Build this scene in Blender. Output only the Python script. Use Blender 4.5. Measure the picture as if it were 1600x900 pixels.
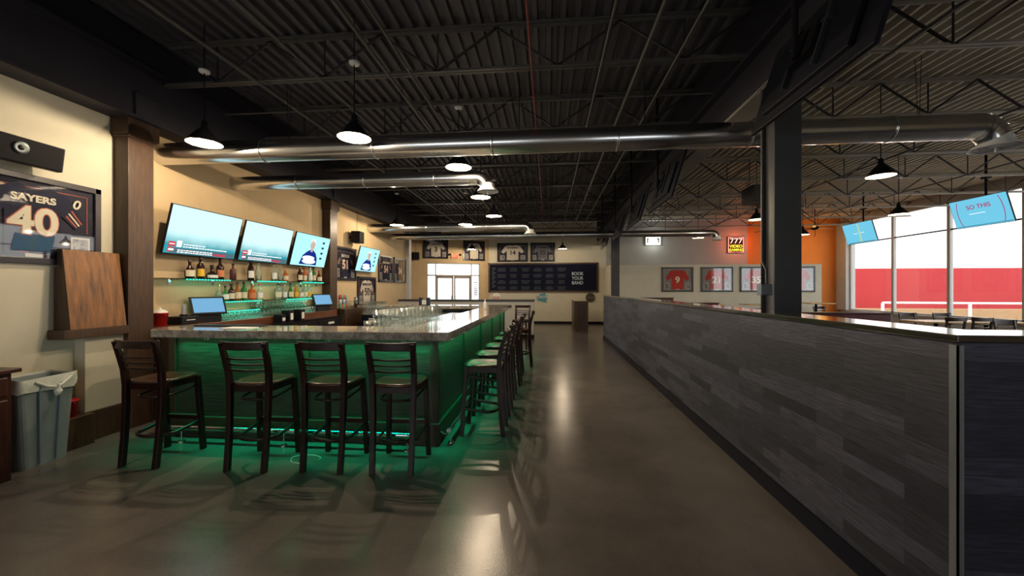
import bpy, bmesh, math, random
from math import sin, cos, pi, radians, atan, atan2, hypot, sqrt
from mathutils import Vector, Matrix, Euler
random.seed(7)
for o in list(bpy.data.objects): bpy.data.objects.remove(o)
S = bpy.context.scene
COL = S.collection

# ---------------------------------------------------------------- camera, world, exposure
YAW = atan(57/615)
cam = bpy.data.objects.new('camera', bpy.data.cameras.new('camera'))
COL.objects.link(cam); S.camera = cam
cam.location = (0, 0, 1.55); cam.rotation_euler = (radians(90), 0, YAW)
cam.data.sensor_width = 36; cam.data.lens = 36*615/1600; cam.data.shift_y = 1/1600
cam.data.clip_start = .05
S.view_settings.view_transform = 'Standard'; S.view_settings.look = 'None'
S.view_settings.gamma = 1; S.view_settings.use_curve_mapping = False
S.view_settings.exposure = 0.15

world = bpy.data.worlds.new('world'); S.world = world; world.use_nodes = True
wn = world.node_tree.nodes; bg = wn['Background']
bg.inputs[0].default_value = (.92, .96, 1, 1); bg.inputs[1].default_value = 3.3

PEND_W = 70          # watts of a pendant bulb
LED_W = 34           # watts of the green strip under the bar top, per side
S.cycles.transparent_max_bounces = 48

# ---------------------------------------------------------------- materials
MATS = {}
def mat(name, color, rough=.5, metal=0, var=0, scale=6, bump=0, emit=None, es=0, trans=0, ior=1.45, stretch=None, var2=None, coat=0, spec=.5, alpha=1):
    if name in MATS: return MATS[name]
    m = bpy.data.materials.new(name); m.use_nodes = True; MATS[name] = m
    nt = m.node_tree; b = nt.nodes['Principled BSDF']
    b.inputs['Base Color'].default_value = (*color, 1); b.inputs['Roughness'].default_value = rough
    b.inputs['Metallic'].default_value = metal; b.inputs['Transmission Weight'].default_value = trans
    b.inputs['IOR'].default_value = ior; b.inputs['Coat Weight'].default_value = coat
    b.inputs['Specular IOR Level'].default_value = spec; b.inputs['Alpha'].default_value = alpha
    b.inputs['Coat Roughness'].default_value = .12
    if emit: b.inputs['Emission Color'].default_value = (*emit, 1); b.inputs['Emission Strength'].default_value = es
    if var or bump or var2:
        tc = nt.nodes.new('ShaderNodeTexCoord'); mp = nt.nodes.new('ShaderNodeMapping')
        mp.inputs['Scale'].default_value = stretch or (1, 1, 1)
        nz = nt.nodes.new('ShaderNodeTexNoise'); nz.inputs['Scale'].default_value = scale
        nz.inputs['Detail'].default_value = 6; nz.inputs['Roughness'].default_value = .6
        nt.links.new(tc.outputs['Object'], mp.inputs[0]); nt.links.new(mp.outputs[0], nz.inputs['Vector'])
        if var or var2:
            r = nt.nodes.new('ShaderNodeValToRGB'); r.color_ramp.elements[0].position = .3; r.color_ramp.elements[1].position = .7
            c2 = var2 or tuple(min(1, c*(1+var)) for c in color)
            r.color_ramp.elements[0].color = (*[c*(1-var) for c in color], 1); r.color_ramp.elements[1].color = (*c2, 1)
            nt.links.new(nz.outputs[0], r.inputs[0]); nt.links.new(r.outputs[0], b.inputs['Base Color'])
        if bump:
            bp = nt.nodes.new('ShaderNodeBump'); bp.inputs['Strength'].default_value = bump; bp.inputs['Distance'].default_value = .01
            nt.links.new(nz.outputs[0], bp.inputs['Height']); nt.links.new(bp.outputs[0], b.inputs['Normal'])
    return m

def glassware(name, dif=.10, gl=1.6, tint=(.97, 1, .99)):
    m = bpy.data.materials.new(name); m.use_nodes = True; MATS[name] = m
    nt = m.node_tree; nt.nodes.clear()
    t = nt.nodes.new('ShaderNodeBsdfTransparent'); t.inputs[0].default_value = (*tint, 1)
    g = nt.nodes.new('ShaderNodeBsdfGlossy'); g.inputs['Roughness'].default_value = .06
    d = nt.nodes.new('ShaderNodeBsdfTranslucent'); d.inputs[0].default_value = (.9, .95, .92, 1)
    lw = nt.nodes.new('ShaderNodeLayerWeight'); lw.inputs[0].default_value = .5
    pw = nt.nodes.new('ShaderNodeMath'); pw.operation = 'POWER'; pw.inputs[1].default_value = 2.2
    f = nt.nodes.new('ShaderNodeMath'); f.operation = 'MULTIPLY_ADD'; f.inputs[1].default_value = .75; f.inputs[2].default_value = .05; f.use_clamp = True
    m1 = nt.nodes.new('ShaderNodeMixShader'); m1.inputs[0].default_value = dif; m2 = nt.nodes.new('ShaderNodeMixShader'); o = nt.nodes.new('ShaderNodeOutputMaterial')
    nt.links.new(lw.outputs['Facing'], pw.inputs[0]); nt.links.new(pw.outputs[0], f.inputs[0])
    nt.links.new(t.outputs[0], m1.inputs[1]); nt.links.new(d.outputs[0], m1.inputs[2]); nt.links.new(f.outputs[0], m2.inputs[0])
    nt.links.new(m1.outputs[0], m2.inputs[1]); nt.links.new(g.outputs[0], m2.inputs[2]); nt.links.new(m2.outputs[0], o.inputs[0]); return m

def emis(name, color, s):
    if name in MATS: return MATS[name]
    m = bpy.data.materials.new(name); m.use_nodes = True; MATS[name] = m
    nt = m.node_tree; nt.nodes.clear()
    e = nt.nodes.new('ShaderNodeEmission'); e.inputs[0].default_value = (*color, 1); e.inputs[1].default_value = s
    o = nt.nodes.new('ShaderNodeOutputMaterial'); nt.links.new(e.outputs[0], o.inputs[0]); return m

def pane_mat(name, tint=(1, 1, 1), gl=1.0):
    m = bpy.data.materials.new(name); m.use_nodes = True; MATS[name] = m
    nt = m.node_tree; nt.nodes.clear()
    t = nt.nodes.new('ShaderNodeBsdfTransparent'); t.inputs[0].default_value = (*tint, 1)
    g = nt.nodes.new('ShaderNodeBsdfGlossy'); g.inputs['Roughness'].default_value = .02
    lw = nt.nodes.new('ShaderNodeLayerWeight'); lw.inputs[0].default_value = .5; pw = nt.nodes.new('ShaderNodeMath'); pw.operation = 'POWER'; pw.inputs[1].default_value = 5
    f = nt.nodes.new('ShaderNodeMath'); f.operation = 'MULTIPLY_ADD'; f.inputs[1].default_value = .96; f.inputs[2].default_value = .04; nt.links.new(lw.outputs['Facing'], pw.inputs[0]); nt.links.new(pw.outputs[0], f.inputs[0])
    mu = nt.nodes.new('ShaderNodeMath'); mu.operation = 'MULTIPLY'; mu.inputs[1].default_value = gl
    mx = nt.nodes.new('ShaderNodeMixShader'); o = nt.nodes.new('ShaderNodeOutputMaterial')
    nt.links.new(f.outputs[0], mu.inputs[0]); nt.links.new(mu.outputs[0], mx.inputs[0])
    nt.links.new(t.outputs[0], mx.inputs[1]); nt.links.new(g.outputs[0], mx.inputs[2]); nt.links.new(mx.outputs[0], o.inputs[0]); return m

WALLTAN = mat('tan_wall_paint', (.52, .385, .22), .8, var=.06, scale=3, bump=.15)
WALLCREAM = mat('cream_wall_paint', (.56, .52, .40), .8, var=.05, scale=3, bump=.1)
WALLGREY = mat('grey_wall_paint', (.36, .34, .31), .8, var=.04, scale=3)
WALLORANGE = mat('orange_wall_paint', (.62, .19, .03), .8, var=.06, scale=2)
NAVYBASE = mat('black_baseboard', (.006, .007, .014), .6, spec=.2)
CEILDIN = mat('daylit_deck_paint', (.48, .43, .34), .45, var=.15, scale=5)  # same deck as over the bar, with window light put into its colour
WEBM = mat('shaded_joist_web_paint', (.022, .021, .024), .5, var=.1)  # webs of the same joists, shade put into the colour
JOISTD = mat('daylit_joist_paint', (.30, .27, .22), .45, var=.15, scale=4)  # joist paint lightened: light from below put into the colour
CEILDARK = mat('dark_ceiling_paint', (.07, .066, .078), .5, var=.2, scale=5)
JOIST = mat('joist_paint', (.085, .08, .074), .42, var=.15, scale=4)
BEAMM = mat('navy_beam_paint', (.024, .023, .034), .55, spec=.3, var=.15, scale=3)
BEAMTAN = mat('beam_underside_tan', (.20, .18, .15), .6, var=.05, scale=3)  # bottom flange in a lighter tan than the rest of the beam
COLM = mat('dark_grey_steel_paint', (.06, .06, .064), .38, var=.1, scale=5)
PLASTERGREY = mat('window_trim_grey', (.42, .41, .39), .5, var=.05, scale=4)
ALU = mat('brushed_aluminium', (.30, .31, .33), .4, metal=.75, var=.05, scale=9)
DUCTM = mat('galvanized_steel', (.62, .63, .64), .22, metal=1, var=.08, scale=2.2, stretch=(1.2, 4, 4))
CHROME = mat('chrome', (.7, .7, .7), .12, metal=1)
DARKWOOD = mat('dark_stained_oak', (.052, .027, .014), .42, var=.35, scale=7, stretch=(6, 6, .7), bump=.2)
BARWOOD = mat('bar_panel_wood', (.042, .034, .024), .35, var=.55, scale=9, stretch=(.5, .5, 6), bump=.25)
OAK = mat('figured_oak_veneer', (.17, .068, .016), .4, var=.6, scale=5, stretch=(1, 5, .7), bump=.15)
STOOLW = mat('mahogany_stool_lacquer', (.018, .005, .0045), .3, var=.3, scale=12, coat=.12, spec=.35)
SEATW = mat('walnut_seat_veneer', (.055, .022, .012), .28, var=.3, scale=8, stretch=(1, 6, 1), coat=.3)
BLACK = mat('black_plastic', (.008, .008, .01), .45, var=.1, scale=20, spec=.3)
BLACKM = mat('matte_black_metal', (.009, .009, .011), .65, var=.1, scale=20, spec=.1)
BACKM = mat('television_back_shell', (.006, .007, .013), .5, var=.2, scale=10, spec=.3)
WHITEP = mat('white_plastic', (.75, .75, .74), .4, var=.03, scale=9)
LINING = mat('cream_shade_lining', (.42, .36, .26), .5, var=.03, scale=9)
REDP = mat('red_plastic', (.55, .012, .016), .35, var=.1, scale=9)
GREYBIN = mat('grey_bin_plastic', (.22, .26, .275), .45, var=.08, scale=9, bump=.05)
BAGM = mat('translucent_bag_plastic', (.72, .72, .66), .3, var=.1, scale=14, bump=.5)
BURG = mat('burgundy_vinyl', (.10, .012, .012), .35, var=.15, scale=8)
TABLEW = mat('honey_maple_tabletop', (.50, .30, .10), .25, var=.2, scale=5, stretch=(1, 5, 1))
CHAIRW = mat('espresso_chair_wood', (.02, .011, .008), .3, var=.3, scale=10)
GLASSM = glassware('drinking_glass', dif=.035)
GSHELF = mat('green_tinted_shelf_glass', (.6, .95, .85), .03, trans=1, ior=1.45)
PANE = pane_mat('window_glass'); FPANE = pane_mat('picture_glass', gl=1.6)
TEAL = emis('teal_led', (.03, 1, .62), 2.8)
GREENLED = emis('green_led', (.0, 1, .35), 4)
STEEL = mat('stainless_steel', (.5, .53, .55), .22, metal=1, var=.08, scale=4, stretch=(8, 1, 1))
NAVYC = mat('navy_cooler_enamel', (.006, .008, .02), .3, var=.2, scale=8)
PAPER = mat('white_paper', (.8, .8, .78), .6, var=.03, scale=9)
LEAF = mat('leaf_green', (.02, .06, .02), .5, var=.4, scale=20)
TERRA = mat('clay_pot', (.08, .05, .04), .7, var=.2, scale=9)

# polished concrete floor
FLOORM = bpy.data.materials.new('polished_concrete'); FLOORM.use_nodes = True
nt = FLOORM.node_tree; b = nt.nodes['Principled BSDF']
tc = nt.nodes.new('ShaderNodeTexCoord')
n1 = nt.nodes.new('ShaderNodeTexNoise'); n1.inputs['Scale'].default_value = .9; n1.inputs['Detail'].default_value = 8; n1.inputs['Roughness'].default_value = .62
n2 = nt.nodes.new('ShaderNodeTexNoise'); n2.inputs['Scale'].default_value = 90; n2.inputs['Detail'].default_value = 3
rp = nt.nodes.new('ShaderNodeValToRGB'); rp.color_ramp.elements[0].position = .32; rp.color_ramp.elements[1].position = .72
rp.color_ramp.elements[0].color = (.090, .076, .068, 1); rp.color_ramp.elements[1].color = (.160, .139, .125, 1)
r2 = nt.nodes.new('ShaderNodeMapRange'); r2.inputs['To Min'].default_value = .75; r2.inputs['To Max'].default_value = 1.25
mm = nt.nodes.new('ShaderNodeVectorMath'); mm.operation = 'SCALE'
r3 = nt.nodes.new('ShaderNodeMapRange'); r3.inputs['To Min'].default_value = .17; r3.inputs['To Max'].default_value = .30
bp = nt.nodes.new('ShaderNodeBump'); bp.inputs['Strength'].default_value = .12; bp.inputs['Distance'].default_value = .004
for n in (n1, n2): nt.links.new(tc.outputs['Object'], n.inputs['Vector'])
nt.links.new(n1.outputs[0], rp.inputs[0]); nt.links.new(n2.outputs[0], r2.inputs[0]); nt.links.new(rp.outputs[0], mm.inputs[0])
nt.links.new(r2.outputs[0], mm.inputs['Scale']); nt.links.new(mm.outputs[0], b.inputs['Base Color'])
nt.links.new(n1.outputs[0], r3.inputs[0]); nt.links.new(r3.outputs[0], b.inputs['Roughness'])
nt.links.new(n2.outputs[0], bp.inputs['Height']); nt.links.new(bp.outputs[0], b.inputs['Normal'])

# wood-look planks of the partition
PLANK = bpy.data.materials.new('grey_wood_planks'); PLANK.use_nodes = True
nt = PLANK.node_tree; b = nt.nodes['Principled BSDF']; b.inputs['Roughness'].default_value = .55
tc = nt.nodes.new('ShaderNodeTexCoord'); sp = nt.nodes.new('ShaderNodeSeparateXYZ'); ad = nt.nodes.new('ShaderNodeMath'); ad.operation = 'ADD'
cb = nt.nodes.new('ShaderNodeCombineXYZ'); br = nt.nodes.new('ShaderNodeTexBrick')
br.inputs['Scale'].default_value = 1; br.inputs['Brick Width'].default_value = .62; br.inputs['Row Height'].default_value = .078
br.inputs['Mortar Size'].default_value = .0012; br.inputs['Mortar'].default_value = (.01, .01, .012, 1); br.offset = .37
br.inputs['Color1'].default_value = (.012, .013, .024, 1); br.inputs['Color2'].default_value = (.058, .060, .088, 1); br.inputs['Bias'].default_value = -.1
mp = nt.nodes.new('ShaderNodeMapping'); mp.inputs['Scale'].default_value = (2.6, 34, 1)
nz = nt.nodes.new('ShaderNodeTexNoise'); nz.inputs['Scale'].default_value = 3; nz.inputs['Detail'].default_value = 6
mr = nt.nodes.new('ShaderNodeMapRange'); mr.inputs['From Min'].default_value = .25; mr.inputs['From Max'].default_value = .75; mr.inputs['To Min'].default_value = .3; mr.inputs['To Max'].default_value = 1.8
sc = nt.nodes.new('ShaderNodeVectorMath'); sc.operation = 'SCALE'
bp = nt.nodes.new('ShaderNodeBump'); bp.inputs['Strength'].default_value = .3; bp.inputs['Distance'].default_value = .004
nt.links.new(tc.outputs['Object'], sp.inputs[0]); nt.links.new(sp.outputs[0], ad.inputs[0]); nt.links.new(sp.outputs[1], ad.inputs[1])
nt.links.new(ad.outputs[0], cb.inputs[0]); nt.links.new(sp.outputs[2], cb.inputs[1]); nt.links.new(cb.outputs[0], br.inputs['Vector'])
nt.links.new(cb.outputs[0], mp.inputs[0]); nt.links.new(mp.outputs[0], nz.inputs['Vector']); nt.links.new(nz.outputs[0], mr.inputs[0])
nt.links.new(br.outputs['Color'], sc.inputs[0]); nt.links.new(mr.outputs[0], sc.inputs['Scale']); nt.links.new(sc.outputs[0], b.inputs['Base Color'])
nt.links.new(nz.outputs[0], bp.inputs['Height']); nt.links.new(bp.outputs[0], b.inputs['Normal'])

# granite
GRAN = bpy.data.materials.new('speckled_granite'); GRAN.use_nodes = True
nt = GRAN.node_tree; b = nt.nodes['Principled BSDF']; b.inputs['Roughness'].default_value = .09; b.inputs['Coat Weight'].default_value = .5
tc = nt.nodes.new('ShaderNodeTexCoord'); mp = nt.nodes.new('ShaderNodeMapping'); mp.inputs['Rotation'].default_value = (0, .5, .6); mp.inputs['Scale'].default_value = (1, 3, 1)
nz = nt.nodes.new('ShaderNodeTexNoise'); nz.inputs['Scale'].default_value = 14; nz.inputs['Detail'].default_value = 9; nz.inputs['Roughness'].default_value = .75
rp = nt.nodes.new('ShaderNodeValToRGB'); e = rp.color_ramp.elements
e[0].position = .35; e[0].color = (.15, .135, .115, 1); e[1].position = .66; e[1].color = (.62, .57, .49, 1)
x = e.new(.5); x.color = (.36, .315, .26, 1)
nt.links.new(tc.outputs['Object'], mp.inputs[0]); nt.links.new(mp.outputs[0], nz.inputs['Vector']); nt.links.new(nz.outputs[0], rp.inputs[0]); nt.links.new(rp.outputs[0], b.inputs['Base Color'])

# ---------------------------------------------------------------- mesh helpers
class MB:
    def __init__(s): s.v = []; s.f = []; s.sm = []
    def add(s, vs, fs, smooth=False):
        n = len(s.v); s.v += [tuple(p) for p in vs]; s.f += [[i+n for i in f] for f in fs]; s.sm += [smooth]*len(fs); return s
    def box(s, x0, x1, y0, y1, z0, z1, M=None):
        vs = [Vector((x, y, z)) for x in (x0, x1) for y in (y0, y1) for z in (z0, z1)]
        if M: vs = [M @ v for v in vs]
        return s.add(vs, [(0, 1, 3, 2), (4, 6, 7, 5), (0, 4, 5, 1), (2, 3, 7, 6), (0, 2, 6, 4), (1, 5, 7, 3)])
    def beam(s, p, q, w, h=None, up=(0, 0, 1)):
        p, q = Vector(p), Vector(q); d = q-p; L = d.length; d.normalize(); u = Vector(up)
        if abs(d.dot(u)) > .98: u = Vector((1, 0, 0))
        r = d.cross(u).normalized(); u = r.cross(d).normalized(); h = h or w
        vs = [b + r*(i*w/2) + u*(j*h/2) for b in (p, q) for i in (-1, 1) for j in (-1, 1)]
        return s.add(vs, [(0, 1, 3, 2), (4, 6, 7, 5), (0, 4, 5, 1), (2, 3, 7, 6), (0, 2, 6, 4), (1, 5, 7, 3)])
    def tube(s, pts, r, n=10, closed=False, cap=True, flat=1.0):
        pts = [Vector(p) for p in pts]; N = len(pts); rr = r if isinstance(r, (list, tuple)) else [r]*N
        rings = []; prev = None
        for i, p in enumerate(pts):
            a = pts[i-1] if (i > 0 or closed) else p; c = pts[(i+1) % N] if (i < N-1 or closed) else p
            d = (c-a).normalized()
            if prev is None:
                u = Vector((0, 0, 1)) if abs(d.z) < .9 else Vector((1, 0, 0))
                u = (u - d*u.dot(d)).normalized()
            else: u = (prev - d*prev.dot(d)).normalized()
            prev = u; w = d.cross(u)
            rings.append([p + u*(rr[i]*cos(2*pi*k/n)*flat) + w*(rr[i]*sin(2*pi*k/n)) for k in range(n)])
        vs = [v for g in rings for v in g]; fs = []
        for i in range(N if closed else N-1):
            j = (i+1) % N
            for k in range(n): fs.append((i*n+k, i*n+(k+1) % n, j*n+(k+1) % n, j*n+k))
        s.add(vs, fs, True)
        if cap and not closed:
            s.add(rings[0], [tuple(range(n))[::-1]]); s.add(rings[-1], [tuple(range(n))])
        return s
    def lathe(s, prof, n=16, loc=(0, 0, 0), M=None, cap=True):
        L = Vector(loc); vs = []; fs = []
        for r, z in prof:
            for k in range(n):
                v = Vector((r*cos(2*pi*k/n), r*sin(2*pi*k/n), z))
                if M: v = M @ v
                vs.append(v+L)
        m = len(prof)
        for i in range(m-1):
            for k in range(n): fs.append((i*n+k, i*n+(k+1) % n, (i+1)*n+(k+1) % n, (i+1)*n+k))
        s.add(vs, fs, True)
        if cap:
            if prof[0][0] > 1e-4: s.add(vs[:n], [tuple(range(n))[::-1]])
            if prof[-1][0] > 1e-4: s.add(vs[-n:], [tuple(range(n))])
        return s
    def prism(s, poly, a0, a1, axis='z', M=None):
        n = len(poly)
        def P(p, a): return {'z': Vector((p[0], p[1], a)), 'y': Vector((p[0], a, p[1])), 'x': Vector((a, p[0], p[1]))}[axis]
        vs = [P(p, a0) for p in poly]+[P(p, a1) for p in poly]
        if M: vs = [M @ v for v in vs]
        fs = [tuple(range(n))[::-1], tuple(range(n, 2*n))]+[(i, (i+1) % n, n+(i+1) % n, n+i) for i in range(n)]
        return s.add(vs, fs)
    def obj(s, name, m, parent=None, world=False, bevel=0, kind=None, label=None, cat=None, group=None, sub=0):
        me = bpy.data.meshes.new(name); me.from_pydata(s.v, [], s.f); me.update()
        bm = bmesh.new(); bm.from_mesh(me); bmesh.ops.recalc_face_normals(bm, faces=bm.faces); bm.to_mesh(me); bm.free()
        for i, p in enumerate(me.polygons): p.use_smooth = s.sm[i]
        me.materials.append(m)
        o = bpy.data.objects.new(name, me); COL.objects.link(o)
        if parent:
            o.parent = parent
            if world: o.location = -Vector(root_loc(parent))
        if bevel:
            b = o.modifiers.new('bevel', 'BEVEL'); b.width = bevel; b.segments = 2; b.limit_method = 'ANGLE'
        if kind: o['kind'] = kind
        if label: o['label'] = label
        if cat: o['category'] = cat
        if group: o['group'] = group
        return o

def root_loc(o):
    v = Vector(o.location)
    while o.parent: o = o.parent; v += Vector(o.location)
    return v
def thing(name, label, cat, loc=(0, 0, 0), rz=0, group=None, rx=0, kind=None):
    o = bpy.data.objects.new(name, None); COL.objects.link(o); o.empty_display_size = .1
    o.location = loc; o.rotation_euler = (rx, 0, rz)
    if label: o['label'] = label
    if cat: o['category'] = cat
    if group: o['group'] = group
    if kind: o['kind'] = kind
    return o
def kids(o): return [c for c in ALLKIDS.get(o.name, [])]
def copy_tree(src, parent=None):
    c = src.copy(); COL.objects.link(c)
    if parent: c.parent = parent
    for ch in list(src.children): copy_tree(ch, c)
    return c
def dup(src, loc, rz=None, label=None, group=None, scale=None):
    c = copy_tree(src); c.location = loc
    if rz is not None: c.rotation_euler = (src.rotation_euler[0], 0, rz)
    if label: c['label'] = label
    if group: c['group'] = group
    if scale: c.scale = scale
    return c
def text(body, size, m, parent, loc, rot=(radians(90), 0, 0), name='lettering', ext=.0015, sx=1, bold=0, align='CENTER'):
    cu = bpy.data.curves.new(name, 'FONT'); cu.body = body; cu.size = size; cu.align_x = align; cu.align_y = 'CENTER'
    cu.extrude = ext; cu.offset = bold; cu.materials.append(m)
    cu.resolution_u = 4
    tmp = bpy.data.objects.new(name, cu); COL.objects.link(tmp)
    me = bpy.data.meshes.new_from_object(tmp.evaluated_get(bpy.context.evaluated_depsgraph_get())); COL.objects.unlink(tmp); bpy.data.objects.remove(tmp)
    o = bpy.data.objects.new(name, me); COL.objects.link(o); o.parent = parent; o.location = loc; o.rotation_euler = rot; o.scale = (sx, 1, 1)
    return o

# ================================================================ THE ROOM
ZD = 4.45
fl = MB(); fl.box(-6.2, 12.1, -3.1, 17.6, -.1, 0); fl.obj('floor', FLOORM, kind='structure')
# ceiling: corrugated deck, flutes along Y
def deck(name, xa, xb, m, depth, low):
    dk = MB(); x = xa; prof = []
    while x < xb:
        prof += [(x, ZD), (x+low, ZD), (x+low+.015, ZD+depth), (x+.137, ZD+depth)]; x += .152
    n = len(prof); vs = []
    for y in (-3.1, 17.6): vs += [(p[0], y, p[1]) for p in prof]
    dk.add(vs, [(i, i+1, n+i+1, n+i) for i in range(n-1)]); dk.box(xa-.1, xb+.1, -3.3, 17.7, ZD+depth+.01, ZD+.25); dk.obj(name, m, kind='structure')
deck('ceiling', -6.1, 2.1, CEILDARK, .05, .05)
deck('ceiling_dining', 2.13, 12.15, CEILDIN, .11, .034)  # ribs deeper and narrower here, shaped so the gaps go dark

def wallbox(name, m, *b): 
    w = MB(); w.box(*b); return w.obj(name, m, kind='structure')
wallbox('wall_left', WALLTAN, -5.0, -4.78, 3.92, 12.85, 0, ZD+.02)
wallbox('wall_left_near', WALLCREAM, -5.0, -4.78, -3.1, 3.92, 0, ZD+.02)
wallbox('wall_left_recess_return', WALLGREY, -6.1, -5.0, 12.65, 12.85, 0, ZD+.02)
wallbox('wall_left_recess', WALLTAN, -6.1, -5.84, 12.85, 16.4, 0, ZD+.02)
fw = MB(); fw.box(-5.0, 12.3, -3.3, -3.1, 0, .75); fw.box(-5.0, 12.3, -3.3, -3.1, 2.45, ZD+.02)
for a, b_ in ((-5.0, -4.3), (-.9, 1.5), (3.4, 12.3)): fw.box(a, b_, -3.3, -3.1, .75, 2.45)
fw.obj('wall_front', WALLCREAM, kind='structure')
wallbox('wall_back', WALLCREAM, -2.66, 2.5, 17.45, 17.65, 0, ZD+.02)
wallbox('wall_back_grey', WALLGREY, 2.5, 8.35, 17.45, 17.65, 0, ZD+.02)
wallbox('wall_back_orange', WALLORANGE, 8.35, 12.3, 17.45, 17.65, 0, ZD+.02)
wallbox('wall_cream_bumpout', WALLCREAM, 2.45, 10.35, 16.0, 17.44, 0, 2.49)
wallbox('wall_pony_bumpout', WALLCREAM, -4.78, -4.66, 3.56, 3.92, 0, 1.06)
wallbox('baseboard_back', NAVYBASE, -2.6, 2.44, 17.42, 17.45, 0, .11)
wallbox('wall_grey_pilaster', PLASTERGREY, -5.0, -4.66, 12.85, 13.05, 0, ZD)
# right wall: sill, header, columns between
wallbox('wall_right_sill', PLASTERGREY, 12.0, 12.2, -3.1, 17.45, 0, .70)
wallbox('wall_right_header', WALLGREY, 12.0, 12.2, -3.1, 17.45, 4.16, ZD+.05)
wallbox('wall_right_far', PLASTERGREY, 11.85, 12.2, 16.92, 17.45, .7, 4.2)
wallbox('wall_right_near', WALLGREY, 12.0, 12.2, -3.1, 1.5, .7, 4.2)
yb = [16.92, 14.97, 13.03, 11.13, 9.2, 7.27, 5.34, 3.42, 1.5]
for i in range(8):
    y1, y0 = yb[i], yb[i+1]; w = thing('window_%d' % (i+1), None, None, (12.05, (y0+y1)/2, .7), kind='structure')
    f = MB(); t = .045
    f.box(12.0, 12.1, y0, y0+t, .70, 4.16); f.box(12.0, 12.1, y1-t, y1, .70, 4.16); f.box(12.0, 12.1, y0, y1, .70, .70+t); f.box(12.0, 12.1, y0, y1, 4.16-t, 4.16)
    f.obj('window_frame', PLASTERGREY, w, True)
    g = MB(); g.box(12.02, 12.06, y0+t, y1-t, 3.31, 3.35); g.obj('transom_bar', BLACKM, w, True)
    g = MB(); g.box(12.045, 12.053, y0+t, y1-t, .70+t, 4.16-t); g.obj('pane', PANE, w, True)
for k, (a, b_) in enumerate(((-4.3, -.9), (1.5, 3.4))):  # unseen front windows added for cool fill; the right one lights the steel column
    w = thing('window_%d' % (9+k), None, None, ((a+b_)/2, -3.2, .75), kind='structure')
    f = MB(); f.box(a, b_, -3.25, -3.15, .75, .80); f.box(a, b_, -3.25, -3.15, 2.40, 2.45)
    for xx in (a, (a+b_)/2-.025, b_-.05): f.box(xx, xx+.05, -3.25, -3.15, .75, 2.45)
    f.obj('window_frame', PLASTERGREY, w, True)
    g = MB(); g.box(a+.05, b_-.05, -3.21, -3.20, .80, 2.40); g.obj('pane', PANE, w, True)
# sill ledge
wallbox('trim_sill', PLASTERGREY, 11.86, 12.0, 1.5, 16.92, .64, .70)

# door wall at an angle
A = Vector((-5.84, 16.3, 0)); B = Vector((-2.66, 17.5, 0)); D = (B-A).normalized(); ang = atan2(D.y, D.x)
DW = Matrix.Translation(A) @ Matrix.Rotation(ang, 4, 'Z')      # local: x along wall, -y into the room
Lw = (B-A).length; d0, d1, dz = .665, 2.99, 2.67
w = MB(); w.box(-.3, d0, 0, .2, 0, ZD, DW); w.box(d1, Lw+.05, 0, .2, 0, ZD, DW); w.box(d0, d1, 0, .2, dz, ZD, DW)
w.obj('wall_entrance', WALLTAN, kind='structure')
door = thing('door_1', None, None, kind='structure')
fr = MB(); g = .05
for a in (d0, d0+.36, d1-.36-.05, d1-.05): fr.box(a, a+.05, .03, .13, 0, dz, DW)
for z in (2.1, dz-.05): fr.box(d0, d1, .03, .13, z, z+.06, DW)
fr.obj('door_frame', PLASTERGREY, door)
l0, l1 = d0+.41, d1-.41; mid = (l0+l1)/2
for a, c in ((l0, mid-.01), (mid+.01, l1)):
    q = MB(); q.box(a, a+.07, .05, .10, 0, 2.1, DW); q.box(c-.07, c, .05, .10, 0, 2.1, DW); q.box(a, c, .05, .10, 2.0, 2.1, DW); q.box(a, c, .05, .10, 0, .25, DW)
    q.obj('door_leaf', mat('bronze_door_metal', (.25, .21, .17), .4, var=.05), door)
for a in (mid-.12, mid+.09):
    q = MB(); q.box(a, a+.03, -.03, .05, .85, 1.25, DW); q.obj('door_handle', CHROME, door)
pn = MB(); pn.box(d0+.02, d1-.02, .07, .078, .05, dz-.03, DW); pn.obj('pane', PANE, door)
stc = MB()
for i in range(7): stc.box(d1-.27, d1-.1, .06, .065, 1.25+.09*i, 1.25+.09*i+.045, DW)
stc.obj('door_notice', mat('grey_print', (.12, .12, .12), .6), door)

# outside
gd = MB(); gd.box(12.3, 45, -10, 40, -.2, -.1); gd.obj('ground', mat('pale_pavement', (.42, .38, .31), .9, var=.1, scale=.6), kind='structure')
gd = MB(); gd.box(-20, 12.3, 17.8, 40, -.2, -.1); gd.obj('ground_entrance', MATS['pale_pavement'], kind='structure')
nb = thing('neighbouring_building', 'white rendered building with a red painted lower wall seen through the right windows', 'building', (30, 24.2, 0))
q = MB(); q.box(17.2, 44, 24, 24.4, -.1, 2.69); q.obj('red_wall', mat('red_wall_paint', (.37, .022, .026), .8, var=.06, scale=1), nb, True)
q = MB(); q.box(15.5, 17.2, 24, 24.4, -.1, 2.69); q.box(15.5, 44, 24.0, 24.4, 2.69, 12); q.obj('white_wall', mat('white_wall_render', (.85, .84, .8), .8, var=.03, scale=1), nb, True)
rl = thing('guard_rail', 'white pipe guard rail in front of the red wall outside the windows', 'railing', (18, 21, 0))
q = MB(); q.tube([(16.4, 21, .86), (34, 21, .80)], .05); q.obj('rail', WHITEP, rl, True)
for xx in (16.4, 20.3, 25, 30):
    q = MB(); q.tube([(xx, 21, -.1), (xx, 21, .84)], .06); q.obj('post', WHITEP, rl, True)
q = MB(); q.box(14, 44, 22.6, 24, -.1, .45); q.obj('kerb', mat('tan_kerb', (.36, .22, .11), .9, var=.1), kind='structure')

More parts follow.
